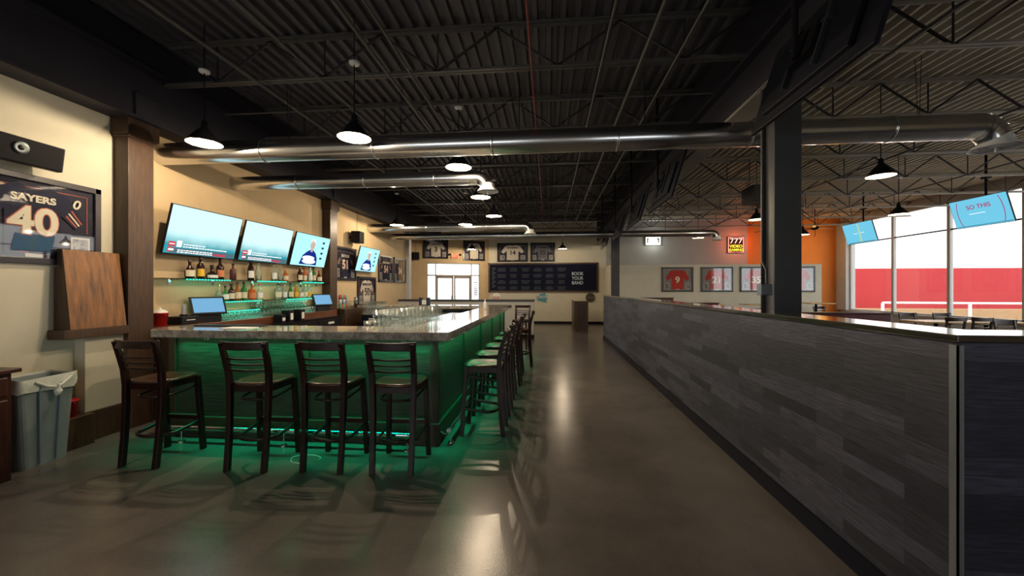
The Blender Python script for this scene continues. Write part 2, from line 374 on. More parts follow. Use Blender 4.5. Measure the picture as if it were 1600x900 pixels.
# ---------------------------------------------------------------- beams, columns
bl = MB(); bl.box(-4.78, -4.55, -3.1, 16.4, 3.45, 4.0); bl.box(-4.78, -4.50, -3.1, 16.4, 3.43, 3.46); bl.box(-4.78, -4.50, -3.1, 16.4, 4.0, 4.06)
bl.box(-4.78, -4.62, -3.1, 16.4, 4.06, ZD)
bl.obj('ceiling_beam_left', BEAMM, kind='structure')
bc = MB(); bc.box(2.09, 2.16, -3.1, 17.4, 3.46, 3.92); bc.box(2.0, 2.25, -3.1, 17.4, 3.89, 3.92); bc.box(2.09, 2.16, -3.1, 17.4, 3.92, ZD)
bc.obj('ceiling_beam_centre', BEAMM, kind='structure')
bc = MB(); bc.box(2.0, 2.25, -3.1, 17.4, 3.43, 3.46); bc.obj('ceiling_beam_centre_flange', BEAMTAN, kind='structure')

def joist(x0, x1, y, nm, m=None):
    q = MB(); z0, z1 = 3.95, 4.40
    for s_ in (-1, 1):
        q.box(x0, x1, y+s_*.008, y+s_*.045, z0, z0+.006); q.box(x0, x1, y+s_*.008-.003, y+s_*.008+.003, z0, z0+.045)
        q.box(x0, x1, y+s_*.008, y+s_*.05, z1+.03, z1+.045); q.box(x0, x1, y+s_*.008-.003, y+s_*.008+.003, z1, z1+.045)
    q.obj(nm, m or JOIST, kind='structure'); q = MB()
    n_ = int((x1-x0)/1.15); dx = (x1-x0)/n_
    for i in range(n_):
        a = x0+i*dx
        q.beam((a, y, z1+.02), (a+dx/2, y, z0+.02), .022); q.beam((a+dx/2, y, z0+.02), (a+dx, y, z1+.02), .022)
        q.beam((a+dx/2, y, z0+.02), (a+dx/2, y, z1+.02), .014)
    q.obj(nm+'_web', WEBM, kind='structure')
ys = [4.3+1.66*k for k in range(-3, 8)]
for y in ys:
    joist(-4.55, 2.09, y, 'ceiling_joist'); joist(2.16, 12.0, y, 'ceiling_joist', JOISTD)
# conduits along Y
for xx, zz, r in ((-3.3, 3.9, .018), (-2.55, 3.9, .014), (-1.75, 3.9, .018), (-1.5, 3.9, .012), (.55, 3.9, .014), (.95, 3.9, .02), (1.3, 3.9, .014), (3.4, 3.9, .014), (6.1, 3.9, .018), (8.6, 3.9, .014)):
    q = MB(); q.tube([(xx, -3, zz), (xx, 17.3, zz)], r, 8); q.obj('ceiling_conduit', JOIST, kind='structure')
q = MB(); q.tube([(-.18, -3, 3.9), (-.18, 17.2, 3.9)], .009, 6)
for k in range(8): q.lathe([(.001, -.02), (.022, -.01), (.022, .01), (.001, .02)], 8, (-.18, 2.9+1.9*k, 3.89))
q.obj('ceiling_red_conduit', mat('red_conduit_paint', (.35, .03, .03), .5), kind='structure')
for y in (5.0, 8.4, 11.7):                       # cross bridging
    q = MB(); q.tube([(-4.4, y, 3.93), (2.0, y, 3.93)], .011, 6); q.obj('ceiling_bridging_rod', JOIST, kind='structure')

# steel columns on the partition line
def steelcol(y, nm):
    q = MB(); q.box(2.0, 2.23, y, y+.012, 0, 3.43); q.box(2.0, 2.23, y+.218, y+.23, 0, 3.43); q.box(2.04, 2.222, y+.012, y+.218, 0, 3.40); q.box(1.98, 2.25, y-.02, y+.25, 3.40, 3.43)
    q.obj(nm, COLM, kind='structure', bevel=.004)
steelcol(3.70, 'column_steel'); steelcol(12.65, 'column_steel')
eb = thing('electrical_box', 'grey electrical box with conduit running up the near steel column', 'electrical box', (1.97, 3.78, 1.5))
q = MB(); q.box(1.90, 1.995, 3.72, 3.80, 1.49, 1.59); q.obj('box', mat('grey_box_steel', (.16, .18, .2), .35, metal=.6), eb, True, bevel=.004)
q = MB(); q.tube([(1.965, 3.76, 1.59), (1.965, 3.76, 1.72), (1.98, 3.86, 1.8), (1.98, 3.86, 3.4)], .012, 8); q.obj('conduit', COLM, eb, True)
def woodcol(y0, nm):
    q = MB(); q.box(-4.78, -4.60, y0, y0+.28, 0, 3.26); q.obj(nm, DARKWOOD, kind='structure', bevel=.004)
    q = MB(); q.box(-4.80, -4.56, y0-.035, y0+.315, 3.25, 3.43); q.box(-4.80, -4.575, y0-.02, y0+.30, 3.22, 3.25); q.obj('trim_column_capital', DARKWOOD, kind='structure', bevel=.006)
    q = MB(); q.box(-4.58, -4.53, y0+.02, y0+.26, 3.46, 3.72); q.box(-4.60, -4.50, y0+.02, y0+.26, 3.72, 3.735); q.obj('trim_beam_bracket', BEAMM, kind='structure')
woodcol(3.92, 'column_wood'); woodcol(7.94, 'column_wood')
q = MB(); q.box(-4.78, -4.55, 2.75, 3.56, 0, .30); q.obj('baseboard_left_deep', DARKWOOD, kind='structure', bevel=.005)
q = MB(); q.box(-4.78, -4.63, 3.56, 4.3, 0, .30); q.obj('baseboard_left', DARKWOOD, kind='structure', bevel=.005)

# ---------------------------------------------------------------- plank partition
q = MB(); q.prism([(1.685, 1.79), (8.5, 1.79), (8.5, 1.99), (1.885, 1.99), (1.885, 12.3), (1.685, 12.3)], 0, 1.33); q.obj('wall_partition', PLANK, kind='structure')
q = MB(); q.prism([(1.66, 1.765), (8.5, 1.765), (8.5, 2.015), (1.93, 2.015), (1.93, 12.32), (1.66, 12.32)], 1.33, 1.36)
q.obj('trim_partition_cap', mat('dark_laminate_cap', (.035, .022, .018), .07, var=.2, scale=8, coat=1), kind='structure', bevel=.004)
q = MB(); q.prism([(1.665, 1.77), (8.5, 1.77), (8.5, 1.79), (1.685, 1.79), (1.685, 12.3), (1.665, 12.3)], 0, .115); q.obj('baseboard_partition', NAVYBASE, kind='structure')
q = MB(); q.box(1.679, 1.703, 1.784, 1.79, .1, 1.315); q.box(1.679, 1.685, 1.784, 1.82, .1, 1.315); q.obj('trim_partition_corner', ALU, kind='structure')
# half wall behind the bar
q = MB(); q.box(-4.78, -.455, 12.2, 12.34, 0, 1.15); q.obj('wall_half', mat('pale_grey_half_wall', (.42, .42, .40), .7, var=.04, scale=3), kind='structure')
q = MB(); q.box(-4.78, -.43, 12.17, 12.37, 1.15, 1.21); q.obj('trim_half_wall_cap', mat('charcoal_cap', (.035, .035, .045), .35, var=.1), kind='structure', bevel=.004)
q = MB(); q.box(-4.78, -.45, 12.18, 12.2, 0, .12); q.box(-.455, -.44, 12.18, 12.35, 0, .12); q.obj('baseboard_half_wall', NAVYBASE, kind='structure')

# ================================================================ DUCTS
def duct(y, z, r, x0, x1, label, joints=3):
    t = thing('air_duct', label, 'air duct', (x0, y, z), group=None)
    q = MB(); q.tube([(x0+(x1-x0)*i/12, y, z) for i in range(13)], r, 28); q.obj('pipe', DUCTM, t, True)
    for i in range(1, joints+1):
        xx = x0+(x1-x0)*i/(joints+.6)
        q = MB(); q.tube([(xx-.012, y, z), (xx-.006, y, z), (xx+.006, y, z), (xx+.012, y, z)], [r+.001, r+.007, r+.007, r+.001], 28, cap=False); q.obj('joint_collar', DUCTM, t, True)
        q = MB(); q.tube([(xx+.3, y-.01, z+r), (xx+.3, y-.03, 3.95)], .003, 5); q.tube([(xx+.3, y+.01, z+r), (xx+.3, y+.04, 3.95)], .003, 5); q.obj('hanger_wire', BLACKM, t, True)
    # elbow turning down
    q = MB(); R = r*1.35; pts = [(x1+R*sin(a), y, z-R+R*cos(a)) for a in [radians(k) for k in (0, 18, 36, 54, 72)]]; q.tube(pts, r*.98, 28); q.obj('elbow', DUCTM, t, True)
    for k in (1, 2, 3):
        p = Vector(pts[k]); nn = (Vector(pts[k+1])-Vector(pts[k-1])).normalized()*.006
        q = MB(); q.tube([p-nn, p+nn], r*1.03, 28, cap=False); q.obj('elbow_seam', DUCTM, t, True)
    e = Vector(pts[-1]); q = MB(); c = (e.x+.02, y, e.z-.05)
    q.lathe([(r*.95, .05), (r*1.0, .0), (r*1.45, -.05), (r*1.5, -.062)], 28, c, cap=False); q.obj('diffuser_cone', WHITEP, t, True)
    q = MB()
    for k in range(3):
        rr = r*(.35+.33*k); q.lathe([(rr-.012, -.02-.01*k), (rr+.015, -.055), (rr+.012, -.058), (rr-.016, -.024)], 24, c, cap=False)
    q.obj('diffuser_rings', WHITEP, t, True)
    q = MB(); q.tube([(c[0], c[1], c[2]-.02), (c[0], c[1], c[2]-.10)], .008, 6); q.obj('damper_stem', WHITEP, t, True)
duct(4.45, 3.21, .13, -4.78, 4.35, 'long spiral steel air duct crossing the whole room above the near bar end', 6)
duct(5.6, 3.15, .103, -4.78, -1.02, 'shorter steel air duct ending above the bar, just behind the long one', 3)
duct(10.1, 3.16, .105, -4.78, -.62, 'far steel air duct above the back of the bar, upper of the far pair', 2)
duct(11.5, 3.11, .095, -4.78, 4.55, 'farthest steel air duct running over the half wall to the dining side', 3)

# ================================================================ PENDANTS
def make_pendant():
    t = thing('pendant_lamp', '', 'pendant lamp', (0, 0, 3.15))
    q = MB(); q.lathe([(.001, .80), (.055, .80), (.05, .775), (.012, .77)], 16); q.obj('canopy', WHITEP, t)
    q = MB(); q.tube([(0, 0, 1.31), (0, 0, .20)], .006, 8); q.obj('rod', BLACKM, t)
    q = MB(); q.lathe([(.001, .255), (.022, .25), (.03, .22), (.034, .17), (.05, .15), (.05, .13)], 18); q.obj('socket', BLACKM, t)
    q = MB(); q.lathe([(.045, .145), (.062, .138), (.085, .115), (.115, .075), (.15, .028), (.172, 0), (.176, -.005), (.17, -.005)], 28, cap=False); q.obj('shade', BLACKM, t)
    q = MB(); q.lathe([(.002, .130), (.045, .130), (.08, .108), (.11, .07), (.145, .024), (.169, -.003)], 28, cap=False); q.obj('shade_lining', LINING, t)
    q = MB(); q.lathe([(.012, .128), (.016, .09), (.03, .055), (.03, .03), (.018, .008), (.001, .002)], 14); q.obj('bulb', emis('warm_bulb', (1, .78, .5), 4), t)
    l = bpy.data.lights.new('pendant_light', 'POINT'); l.energy = PEND_W; l.color = (1, .80, .56); l.shadow_soft_size = .014
    lo = bpy.data.objects.new('pendant_light', l); COL.objects.link(lo); lo.parent = t; lo.location = (0, 0, -.022)
    return t
pend = make_pendant()
PL = [(-3.77, 4.0, 3.15, 'black pendant lamp hanging in front of the long duct by the left wall, lit'),
      (-2.05, 4.0, 3.15, 'lit black pendant lamp hanging over the middle of the near bar counter'),
      (-1.18, 5.1, 3.15, 'lit black pendant lamp hanging just below the long duct over the bar corner'),
      (-1.18, 6.8, 3.15, 'lit black pendant lamp just past the diffuser of the shorter duct'),
      (-1.2, 8.6, 3.15, 'lit black pendant lamp over the right bar counter, between the near and far ducts'),
      (-2.06, 9.66, 3.15, 'lit black pendant lamp above the right part of the far bar counter'),
      (-3.8, 9.6, 3.15, 'lit black pendant lamp above the left part of the far bar counter'),
      (.56, 15.9, 3.15, 'small black pendant lamp near the right end of the back menu board'),
      (-3.1, 15.8, 3.15, 'small black pendant lamp in front of the jersey beside the entrance'),
      (4.7, 6.05, 3.15, 'large black pendant lamp nearest to the column over the dining side'),
      (7.5, 9.2, 3.15, 'black pendant lamp in front of the top of the dining windows'),
      (4.8, 9.6, 3.15, 'black pendant lamp half behind the near steel column'),
      (4.7, 12.9, 3.15, 'black pendant lamp in front of the grey wall between the two lit signs'),
      (7.5, 12.4, 3.15, 'black pendant lamp in front of the orange wall')]
for i, (x, y, z, lb) in enumerate(PL):
    p = pend if i == 0 else copy_tree(pend)
    p.location = (x, y, z); p['label'] = lb; p['group'] = 'black pendant lamps'
    if y > 15 or x > 4:
        for c in p.children:
            if c.type == 'LIGHT':
                c.data = c.data.copy(); c.data.energy = (45 if x > 0 and x < 1 else 90) if y > 15 else 24

# ================================================================ BAR
BZ = 1.14
q = MB(); q.prism([(-4.09, 3.72), (-3.96, 3.584), (-.923, 3.584), (-.923, 9.85), (-4.70, 9.85), (-4.70, 9.3), (-1.47, 9.3), (-1.47, 4.13), (-4.09, 4.13)], BZ-.078, BZ)
q.obj('bar_counter', GRAN, bevel=.006, label='speckled granite bar top wrapping around the bar, lying on the green-lit wooden base', cat='bar top')
bb = thing('bar', 'dark wooden paneled bar base lit green, standing under the granite top', 'bar', (-1.1, 3.8, 0))
q = MB(); q.box(-3.95, -1.1, 3.8, 3.92, 0, 1.06); q.obj('front_panel', BARWOOD, bb, True)
q = MB(); q.box(-1.22, -1.1, 3.92, 9.7, 0, 1.06); q.obj('side_panel', BARWOOD, bb, True)
q = MB(); q.box(-4.7, -1.22, 9.58, 9.7, 0, 1.06); q.obj('rear_panel', BARWOOD, bb, True)
q = MB(); q.box(-3.95, -3.85, 3.92, 4.13, 0, 1.06); q.obj('end_panel', BARWOOD, bb, True)
for a, b_ in ((-1.16, 3.78), (-3.97, 3.78), (-2.5, 3.785)):
    q = MB(); q.box(a, a+.08, b_, b_+.1, 0, 1.06); q.obj('post', DARKWOOD, bb, True, bevel=.004)
for y in (5.0, 6.3, 7.6, 8.9, 9.62):
    q = MB(); q.box(-1.15, -1.08, y, y+.08, 0, 1.06); q.obj('post', DARKWOOD, bb, True, bevel=.004)
q = MB(); q.box(-3.97, -1.08, 3.765, 3.8, .06, .225); q.obj('kick_board', DARKWOOD, bb, True, bevel=.008)
q = MB(); q.box(-1.1, -1.065, 3.765, 9.7, .06, .225); q.obj('kick_board', DARKWOOD, bb, True, bevel=.008)
q = MB(); q.box(-3.9, -1.2, 3.70, 3.715, BZ-.09, BZ-.078); q.obj('led_strip', GREENLED, bb, True)
q = MB(); q.box(-1.04, -1.025, 3.75, 9.7, BZ-.09, BZ-.078); q.obj('led_strip', GREENLED, bb, True)
def led(loc, sx, sy, rot, w, c=(.0, 1, .42)):
    d = bpy.data.lights.new('green_strip_light', 'AREA'); d.shape = 'RECTANGLE'; d.size = sx; d.size_y = sy; d.energy = w; d.color = c
    d.spread = radians(95)
    o = bpy.data.objects.new('green_strip_light', d); COL.objects.link(o); o.location = loc; o.rotation_euler = rot; o.parent = bb; o.location = Vector(loc)-bb.location
led((-2.5, 3.745, BZ-.095), 2.7, .02, (0, 0, 0), LED_W*.32)
led((-1.045, 6.7, BZ-.095), .02, 5.8, (0, 0, 0), LED_W*.6)
fr_ = thing('foot_rail', 'chrome foot rail running along the base of the bar on the front', 'foot rail', (-2.5, 3.6, 0))
q = MB(); q.tube([(-3.88, 3.66, .145), (-1.27, 3.66, .145)], .024, 14); q.obj('rail', CHROME, fr_, True)
for x in (-3.7, -2.6, -1.35):
    q = MB(); q.tube([(x, 3.762, .12), (x, 3.72, .09), (x, 3.66, .125)], .008, 8); q.tube([(x, 3.66, .125), (x, 3.66, .01)], .006, 8); q.lathe([(.001, .012), (.03, .01), (.032, 0)], 12, (x, 3.66, 0)); q.obj('bracket', CHROME, fr_, True)
fr2 = thing('foot_rail', 'chrome foot rail running along the right side of the bar under the side stools', 'foot rail', (-.93, 6, 0))
q = MB(); q.tube([(-.98, 3.82, .145), (-.98, 9.55, .145)], .024, 14); q.obj('rail', CHROME, fr2, True)
for y in (3.9, 5.8, 7.7, 9.5):
    q = MB(); q.tube([(-1.062, y-.1, .14), (-1.02, y-.05, .10), (-.98, y, .125)], .008, 8); q.tube([(-.98, y, .125), (-.98, y, .01)], .006, 8); q.lathe([(.001, .012), (.03, .01), (.032, 0)], 12, (-.98, y, 0)); q.obj('bracket', CHROME, fr2, True)
# purse hooks
hk = thing('purse_hook', '', 'hook', (0, 0, 0))
q = MB(); q.tube([(-.028, 0, .0), (-.022, -.004, -.016), (-.012, -.006, -.02), (0, -.004, -.004), (.012, -.006, -.02), (.022, -.004, -.016), (.028, 0, 0)], .004, 6); q.obj('hook', CHROME, hk)
q = MB(); q.box(-.03, .03, -.004, .02, 0, .006); q.obj('hook_plate', CHROME, hk)
hp = [(-3.42, 3.66, 0, 'left-hand small chrome purse hook under the near bar edge'), (-2.14, 3.66, 0, 'small chrome purse hook under the near bar edge behind the third stool'), (-1.38, 3.66, 0, 'small chrome purse hook under the near bar edge behind the fourth stool')]
for k, y in enumerate((3.95, 4.75, 5.55, 6.4, 7.3)): hp.append((-.98, y, pi/2, ['small hook under the right bar edge right beside the corner', 'second small hook along the right bar edge from the corner', 'third small hook along the right bar edge from the corner', 'fourth small hook along the right bar edge from the corner', 'farthest small hook along the right bar edge'][k]))
for i, (x, y, r, lb) in enumerate(hp):
    h = hk if i == 0 else copy_tree(hk); h.location = (x, y, BZ-.085); h.rotation_euler = (0, 0, r); h['label'] = lb; h['group'] = 'purse hooks under the bar top'

# ================================================================ BAR STOOLS
def make_stool():
    t = thing('bar_stool', '', 'bar stool')
    q = MB(); pts = []
    w0, w1, y0, y1 = .195, .215, -.20, .21         # rear half width, front half width
    n_ = 28; top = []
    def outline(sc_): 
        out = []
        for k in range(n_):
            a = 2*pi*k/n_; cx, cy = cos(a), sin(a)
            ex = 3.4; rr = (abs(cx)**ex+abs(cy)**ex)**(-1/ex)
            yy = rr*cy*.205*sc_; hw = .195+.02*(rr*cy+1)/2
            out.append((rr*cx*hw*sc_, yy))
        return out
    o1 = outline(1); z = .745; vs = []; fs = []
    rings = [(1, .722), (1.0, .735), (.97, .747), (.8, .745), (.55, .738), (.25, .736)]
    for sc_, zz in rings: vs += [(x_, y_, zz) for x_, y_ in outline(sc_)]
    vs.append((0, 0, .735))
    for i in range(len(rings)-1):
        for k in range(n_): fs.append((i*n_+k, i*n_+(k+1) % n_, (i+1)*n_+(k+1) % n_, (i+1)*n_+k))
    L_ = len(rings)-1
    for k in range(n_): fs.append((L_*n_+k, L_*n_+(k+1) % n_, len(vs)-1))
    fs.append(tuple(range(n_))[::-1]); q.add(vs, fs, True); q.obj('seat', SEATW, t)
    q = MB()
    q.box(-.165, .165, -.175, -.155, .665, .722); q.box(-.175, .175, .155, .175, .665, .722); q.box(-.18, -.16, -.16, .16, .665, .722); q.box(.16, .18, -.16, .16, .665, .722)
    q.obj('seat_frame', STOOLW, t)
    for s_ in (-1, 1):
        q = MB(); q.beam((s_*.192, .210, 0), (s_*.172, .165, .72), .042); q.obj('leg', STOOLW, t, bevel=.004)
        q = MB(); P = [(s_*.165, -.225, 0), (s_*.168, -.20, .25), (s_*.172, -.185, .5), (s_*.176, -.18, .70), (s_*.182, -.19, .84), (s_*.187, -.215, .95), (s_*.19, -.25, 1.06), (s_*.19, -.262, 1.095)]
        vs = []; fs = []
        for i, p in enumerate(P):
            a, b_ = .021, (.022 if i < 3 else .023)
            if i > 5: b_ = .015
            vs += [(p[0]-a, p[1]-b_, p[2]), (p[0]+a, p[1]-b_, p[2]), (p[0]+a, p[1]+b_, p[2]), (p[0]-a, p[1]+b_, p[2])]
        for i in range(len(P)-1):
            for k in range(4): fs.append((i*4+k, i*4+(k+1) % 4, i*4+4+(k+1) % 4, i*4+4+k))
        fs += [(3, 2, 1, 0), tuple(len(vs)-4+k for k in range(4))]; q.add(vs, fs); q.obj('leg', STOOLW, t, bevel=.004)
    # crest rail, slightly curved backward
    def rail(z0, z1, yb_, wd, th, bow):
        vs = []; fs = []; N = 11
        for i in range(N):
            u = -1+2*i/(N-1); x_ = u*wd; y_ = yb_-bow*(1-u*u); lift = .006*(u*u)
            vs += [(x_, y_-th/2, z0), (x_, y_+th/2, z0), (x_, y_+th/2+.0, z1+lift), (x_, y_-th/2-.0, z1+lift)]
        for i in range(N-1):
            for k in range(4): fs.append((i*4+k, i*4+(k+1) % 4, i*4+4+(k+1) % 4, i*4+4+k))
        fs += [(3, 2, 1, 0), tuple(len(vs)-4+k for k in range(4))]
        r_ = MB(); r_.add(vs, fs); return r_
    rail(1.035, 1.103, -.242, .215, .024, .035).obj('crest_rail', STOOLW, t, bevel=.006)
    for zz, yy in ((.955, -.216), (.905, -.203), (.855, -.193)): rail(zz-.008, zz+.008, yy, .178, .014, .03).obj('back_slat', STOOLW, t, bevel=.003)
    # bent foot hoop and upper hoop
    for zz, r_, k_ in ((.255, .013, .172), (.60, .009, .15)):
        P = [(-k_-.008, .185, zz+.03), (-k_-.005, .08, zz+.012), (-k_, -.02, zz)]
        for a in range(0, 181, 20): P.append((-k_*cos(radians(a)), -.05-.12*sin(radians(a)), zz-.004))
        P += [(k_, -.02, zz), (k_+.005, .08, zz+.012), (k_+.008, .185, zz+.03)]
        q = MB(); q.tube(P, r_, 10, flat=1.25); q.obj('hoop', STOOLW, t)
    q = MB(); q.box(-.17, .17, .192, .208, .285, .325); q.obj('foot_bar', STOOLW, t)
    q = MB(); q.box(-.165, .165, .184, .216, .325, .331); q.obj('foot_plate', mat('worn_brass_plate', (.25, .22, .16), .3, metal=.9), t)
    return t
stool = make_stool()
SP = [(-3.53, 3.32, radians(-1), 'mahogany ladder-back bar stool at the near counter, leftmost, beside the wood column'),
      (-2.555, 3.33, radians(1), 'mahogany ladder-back bar stool at the near counter, second from the left wall'),
      (-1.9, 3.37, radians(0), 'mahogany ladder-back bar stool at the near counter, third from the left wall'),
      (-1.305, 3.39, radians(1), 'mahogany ladder-back bar stool at the near counter, closest to the bar corner'),
      (-.70, 4.27, pi/2, 'bar stool on the right side of the bar, nearest to the bar corner'),
      (-.70, 4.93, pi/2, 'second bar stool along the right side of the bar, counted from the corner'),
      (-.70, 5.63, pi/2, 'third bar stool along the right side of the bar, counted from the corner'),
      (-.68, 6.42, pi/2, 'fourth bar stool along the right side of the bar, counted from the corner'),
      (-.69, 7.15, pi/2, 'fifth bar stool along the right side of the bar, counted from the corner'),
      (-.56, 7.95, pi/2, 'sixth bar stool on the right side of the bar, pulled out the most'),
      (-.72, 10.3, pi*.95, 'bar stool at the far end of the bar, facing the room from behind the counter')]
for i, (x, y, r, lb) in enumerate(SP):
    s_ = stool if i == 0 else copy_tree(stool)
    s_.location = (x, y, 0); s_.rotation_euler = (0, 0, r); s_['label'] = lb; s_['group'] = 'ladder-back bar stools around the bar'

# ================================================================ BACK BAR
t = thing('back_bar_cabinet', 'dark wooden back bar cabinet with a raised ledge along the left wall', 'cabinet', (-4.5, 6, 0))
q = MB(); q.box(-4.77, -4.30, 4.22, 7.93, 0, .98); q.obj('body', DARKWOOD, t, True, bevel=.004)
q = MB(); q.box(-4.77, -4.44, 4.22, 7.93, .98, 1.10); q.obj('raised_ledge', mat('reddish_ledge_wood', (.13, .045, .022), .3, var=.3, scale=6, stretch=(6, .8, 6)), t, True, bevel=.005)
q = MB(); q.box(-4.44, -4.24, 4.22, 7.93, .98, 1.0); q.obj('worktop', mat('black_laminate', (.015, .015, .017), .15, var=.1), t, True)
for y in (4.3, 5.2, 6.1, 7.0):
    q = MB(); q.box(-4.30, -4.27, y, y+.84, .08, .94); dd = q.obj('door', BLACK, t, True, bevel=.004)
    q = MB(); q.box(-4.27, -4.26, y+.3, y+.5, .86, .90); h = q.obj('label_strip', PAPER, dd); 
q = MB(); q.box(-4.77, -4.44, 8.24, 9.28, 0, 1.10); q.obj('side_cabinet', DARKWOOD, bevel=.004, label='dark wooden cabinet filling the wall behind the far column, carrying the can rack', cat='cabinet')

def shelf(z, y0, y1, segs, label, brs):
    t = thing('glass_shelf', label, 'shelf', (-4.68, (y0+y1)/2, z), group='glass shelves on the bar wall')
    q = MB(); q.box(-4.78, -4.60, y0, y1, z-.01, z); q.obj('shelf_pane', GSHELF, t, True)
    for a, b_ in segs:
        q = MB(); yy = a
        while yy < b_: q.box(-4.603, -4.594, yy, yy+.016, z-.018, z-.006); yy += .045
        q.obj('led_strip', TEAL, t, True)
        d = bpy.data.lights.new('teal_strip_light', 'AREA'); d.shape = 'RECTANGLE'; d.size = .03; d.size_y = b_-a; d.energy = .45*(b_-a); d.color = (.1, 1, .7)
        o = bpy.data.objects.new('teal_strip_light', d); COL.objects.link(o); o.parent = t; o.location = Vector((-4.62, (a+b_)/2, z-.03))-t.location; o.rotation_euler = (0, radians(25), 0)
    for y in brs:
        q = MB(); q.box(-4.78, -4.64, y, y+.012, z-.025, z-.01); q.box(-4.78, -4.77, y-.01, y+.022, z-.08, z-.01); q.obj('bracket', CHROME, t, True)
shelf(1.68, 4.33, 7.93, ((4.62, 5.3), (5.85, 6.55), (7.0, 7.7)), 'topmost glass shelf with bottles on the bar wall, just below the televisions', (4.55, 5.2, 5.95, 6.6, 7.2, 7.7))
shelf(1.37, 5.1, 7.4, ((5.2, 5.95), (6.55, 7.3)), 'middle glass shelf with bottles on the bar wall', (5.15, 6.15, 7.3))
shelf(1.23, 5.1, 7.4, ((5.2, 5.9),), 'lowest glass shelf on the bar wall, right above the tumblers', (5.15, 6.15, 7.3))

# bottles
def gl(name, c, tr=.9, r=.04): return mat(name, c, r, trans=tr, ior=1.4)
G_CLEAR = gl('bottle_clear', (.8, .95, .9)); G_DARK = mat('bottle_dark_liquor', (.02, .008, .006), .08); G_AMB = gl('bottle_amber', (.55, .2, .04), .6)
G_GREEN = gl('bottle_green', (.05, .3, .08), .5); G_ORG = gl('bottle_orange', (.8, .22, .05), .5); G_YEL = gl('bottle_yellow', (.75, .45, .08), .5); G_PUR = mat('bottle_purple', (.10, .035, .04), .2)
G_SIL = mat('bottle_silver', (.6, .62, .62), .25, metal=.5); G_RED = mat('bottle_red_brown', (.12, .02, .01), .12)
L_CR = mat('label_cream', (.7, .62, .45), .6, var=.05); L_YE = mat('label_yellow', (.75, .45, .03), .5, var=.05); L_WH = mat('label_white', (.75, .75, .72), .6, var=.05); L_OR = mat('label_orange', (.6, .2, .08), .6, var=.05)
C_BK = BLACK; C_RD = REDP; C_GD = mat('gold_cap', (.5, .35, .12), .3, metal=1); C_BR = mat('brown_cork', (.12, .06, .03), .6)
def bottle(y, z, body, cap, lab, kind, h, r, label, grp):
    t = thing('liquor_bottle', label, 'bottle', (-4.675, y, z), group=grp)
    if kind == 'tall': P = [(.001, 0), (r, .003), (r, .55*h), (r*.9, .63*h), (r*.45, .72*h), (r*.36, .78*h), (r*.36, .93*h)]
    elif kind == 'square': P = [(.001, 0), (r, .003), (r, .60*h), (r*.8, .66*h), (r*.35, .70*h), (r*.35, .9*h)]
    elif kind == 'flask': P = [(.001, 0), (r*.85, .003), (r, .2*h), (r*.95, .4*h), (r*.45, .62*h), (r*.3, .7*h), (r*.3, .9*h)]
    elif kind == 'squat': P = [(.001, 0), (r*.9, .003), (r, .15*h), (r*1.0, .35*h), (r*.4, .5*h), (r*.28, .6*h), (r*.28, .85*h)]
    q = MB(); q.lathe(P, 20 if kind != 'square' else 8); q.obj('glass_body', body, t)
    q = MB(); q.lathe([(P[-1][0]*1.15, P[-1][1]-.003), (P[-1][0]*1.2, h*.99), (P[-1][0]*.9, h)], 14); q.obj('cap', cap, t)
    if lab:
        zz = (.12*h, .45*h) if kind != 'squat' else (.1*h, .3*h); q = MB(); rr = P[1][0] if kind in ('tall', 'square') else r
        n_ = 10; vs = []; 
        for k in range(n_+1):
            a = radians(-90+120*k/n_)-radians(0); vs += [(rr*1.02*cos(a), rr*1.02*sin(a), zz[0]), (rr*1.02*cos(a), rr*1.02*sin(a), zz[1])]
        q.add(vs, [(2*k, 2*k+2, 2*k+3, 2*k+1) for k in range(n_)], True); q.obj('bottle_label', lab, t)
    return t
g1 = 'bottles on the top bar shelf'; g2 = 'bottles on the middle bar shelf'
for a in [(4.74, G_DARK, C_BR, L_CR, 'flask', .25, .058, 'wide round-shouldered dark bottle, first from the left end of the top shelf'),
          (4.90, G_DARK, C_GD, L_YE, 'tall', .30, .045, 'tall dark bottle with a yellow label on the top shelf'),
          (5.08, G_DARK, C_BK, L_WH, 'squat', .20, .07, 'squat round dark bottle with a cream band on the top shelf'),
          (5.22, G_DARK, C_BK, L_OR, 'tall', .30, .048, 'tall near-black bottle standing right of the squat one on the top shelf'),
          (5.45, G_PUR, C_BK, None, 'square', .24, .042, 'purple brown bottle standing alone on the top shelf between two groups'),
          (5.80, G_DARK, C_GD, L_WH, 'tall', .33, .045, 'tall dark bottle with white label under the second television'),
          (5.97, G_CLEAR, C_RD, None, 'tall', .31, .045, 'clear greenish bottle beside the dark white-labelled one on the top shelf'),
          (6.33, G_CLEAR, C_BR, L_WH, 'tall', .31, .045, 'clear bottle with brown cap on the top shelf, under the gap before the third television'),
          (6.49, G_CLEAR, C_GD, None, 'tall', .32, .042, 'slim clear bottle with bare glass next to the pinkish one on the top shelf'),
          (6.62, G_ORG, C_GD, L_CR, 'square', .22, .048, 'short pinkish bottle on the top shelf'),
          (7.03, G_DARK, C_GD, L_CR, 'tall', .28, .045, 'dark bottle with cream label at the start of the last group on the top shelf'),
          (7.17, G_ORG, C_BR, L_CR, 'tall', .27, .042, 'orange bottle in the last group on the top shelf'),
          (7.35, G_SIL, C_GD, L_WH, 'tall', .30, .042, 'silvery white bottle in the last group on the top shelf'),
          (7.47, G_GREEN, C_BK, L_CR, 'tall', .30, .042, 'green bottle in the last group on the top shelf'),
          (7.65, G_RED, C_RD, L_CR, 'flask', .24, .055, 'red brown bottle at the far end of the top shelf')]:
    bottle(a[0], 1.68, *a[1:7], a[7], g1)
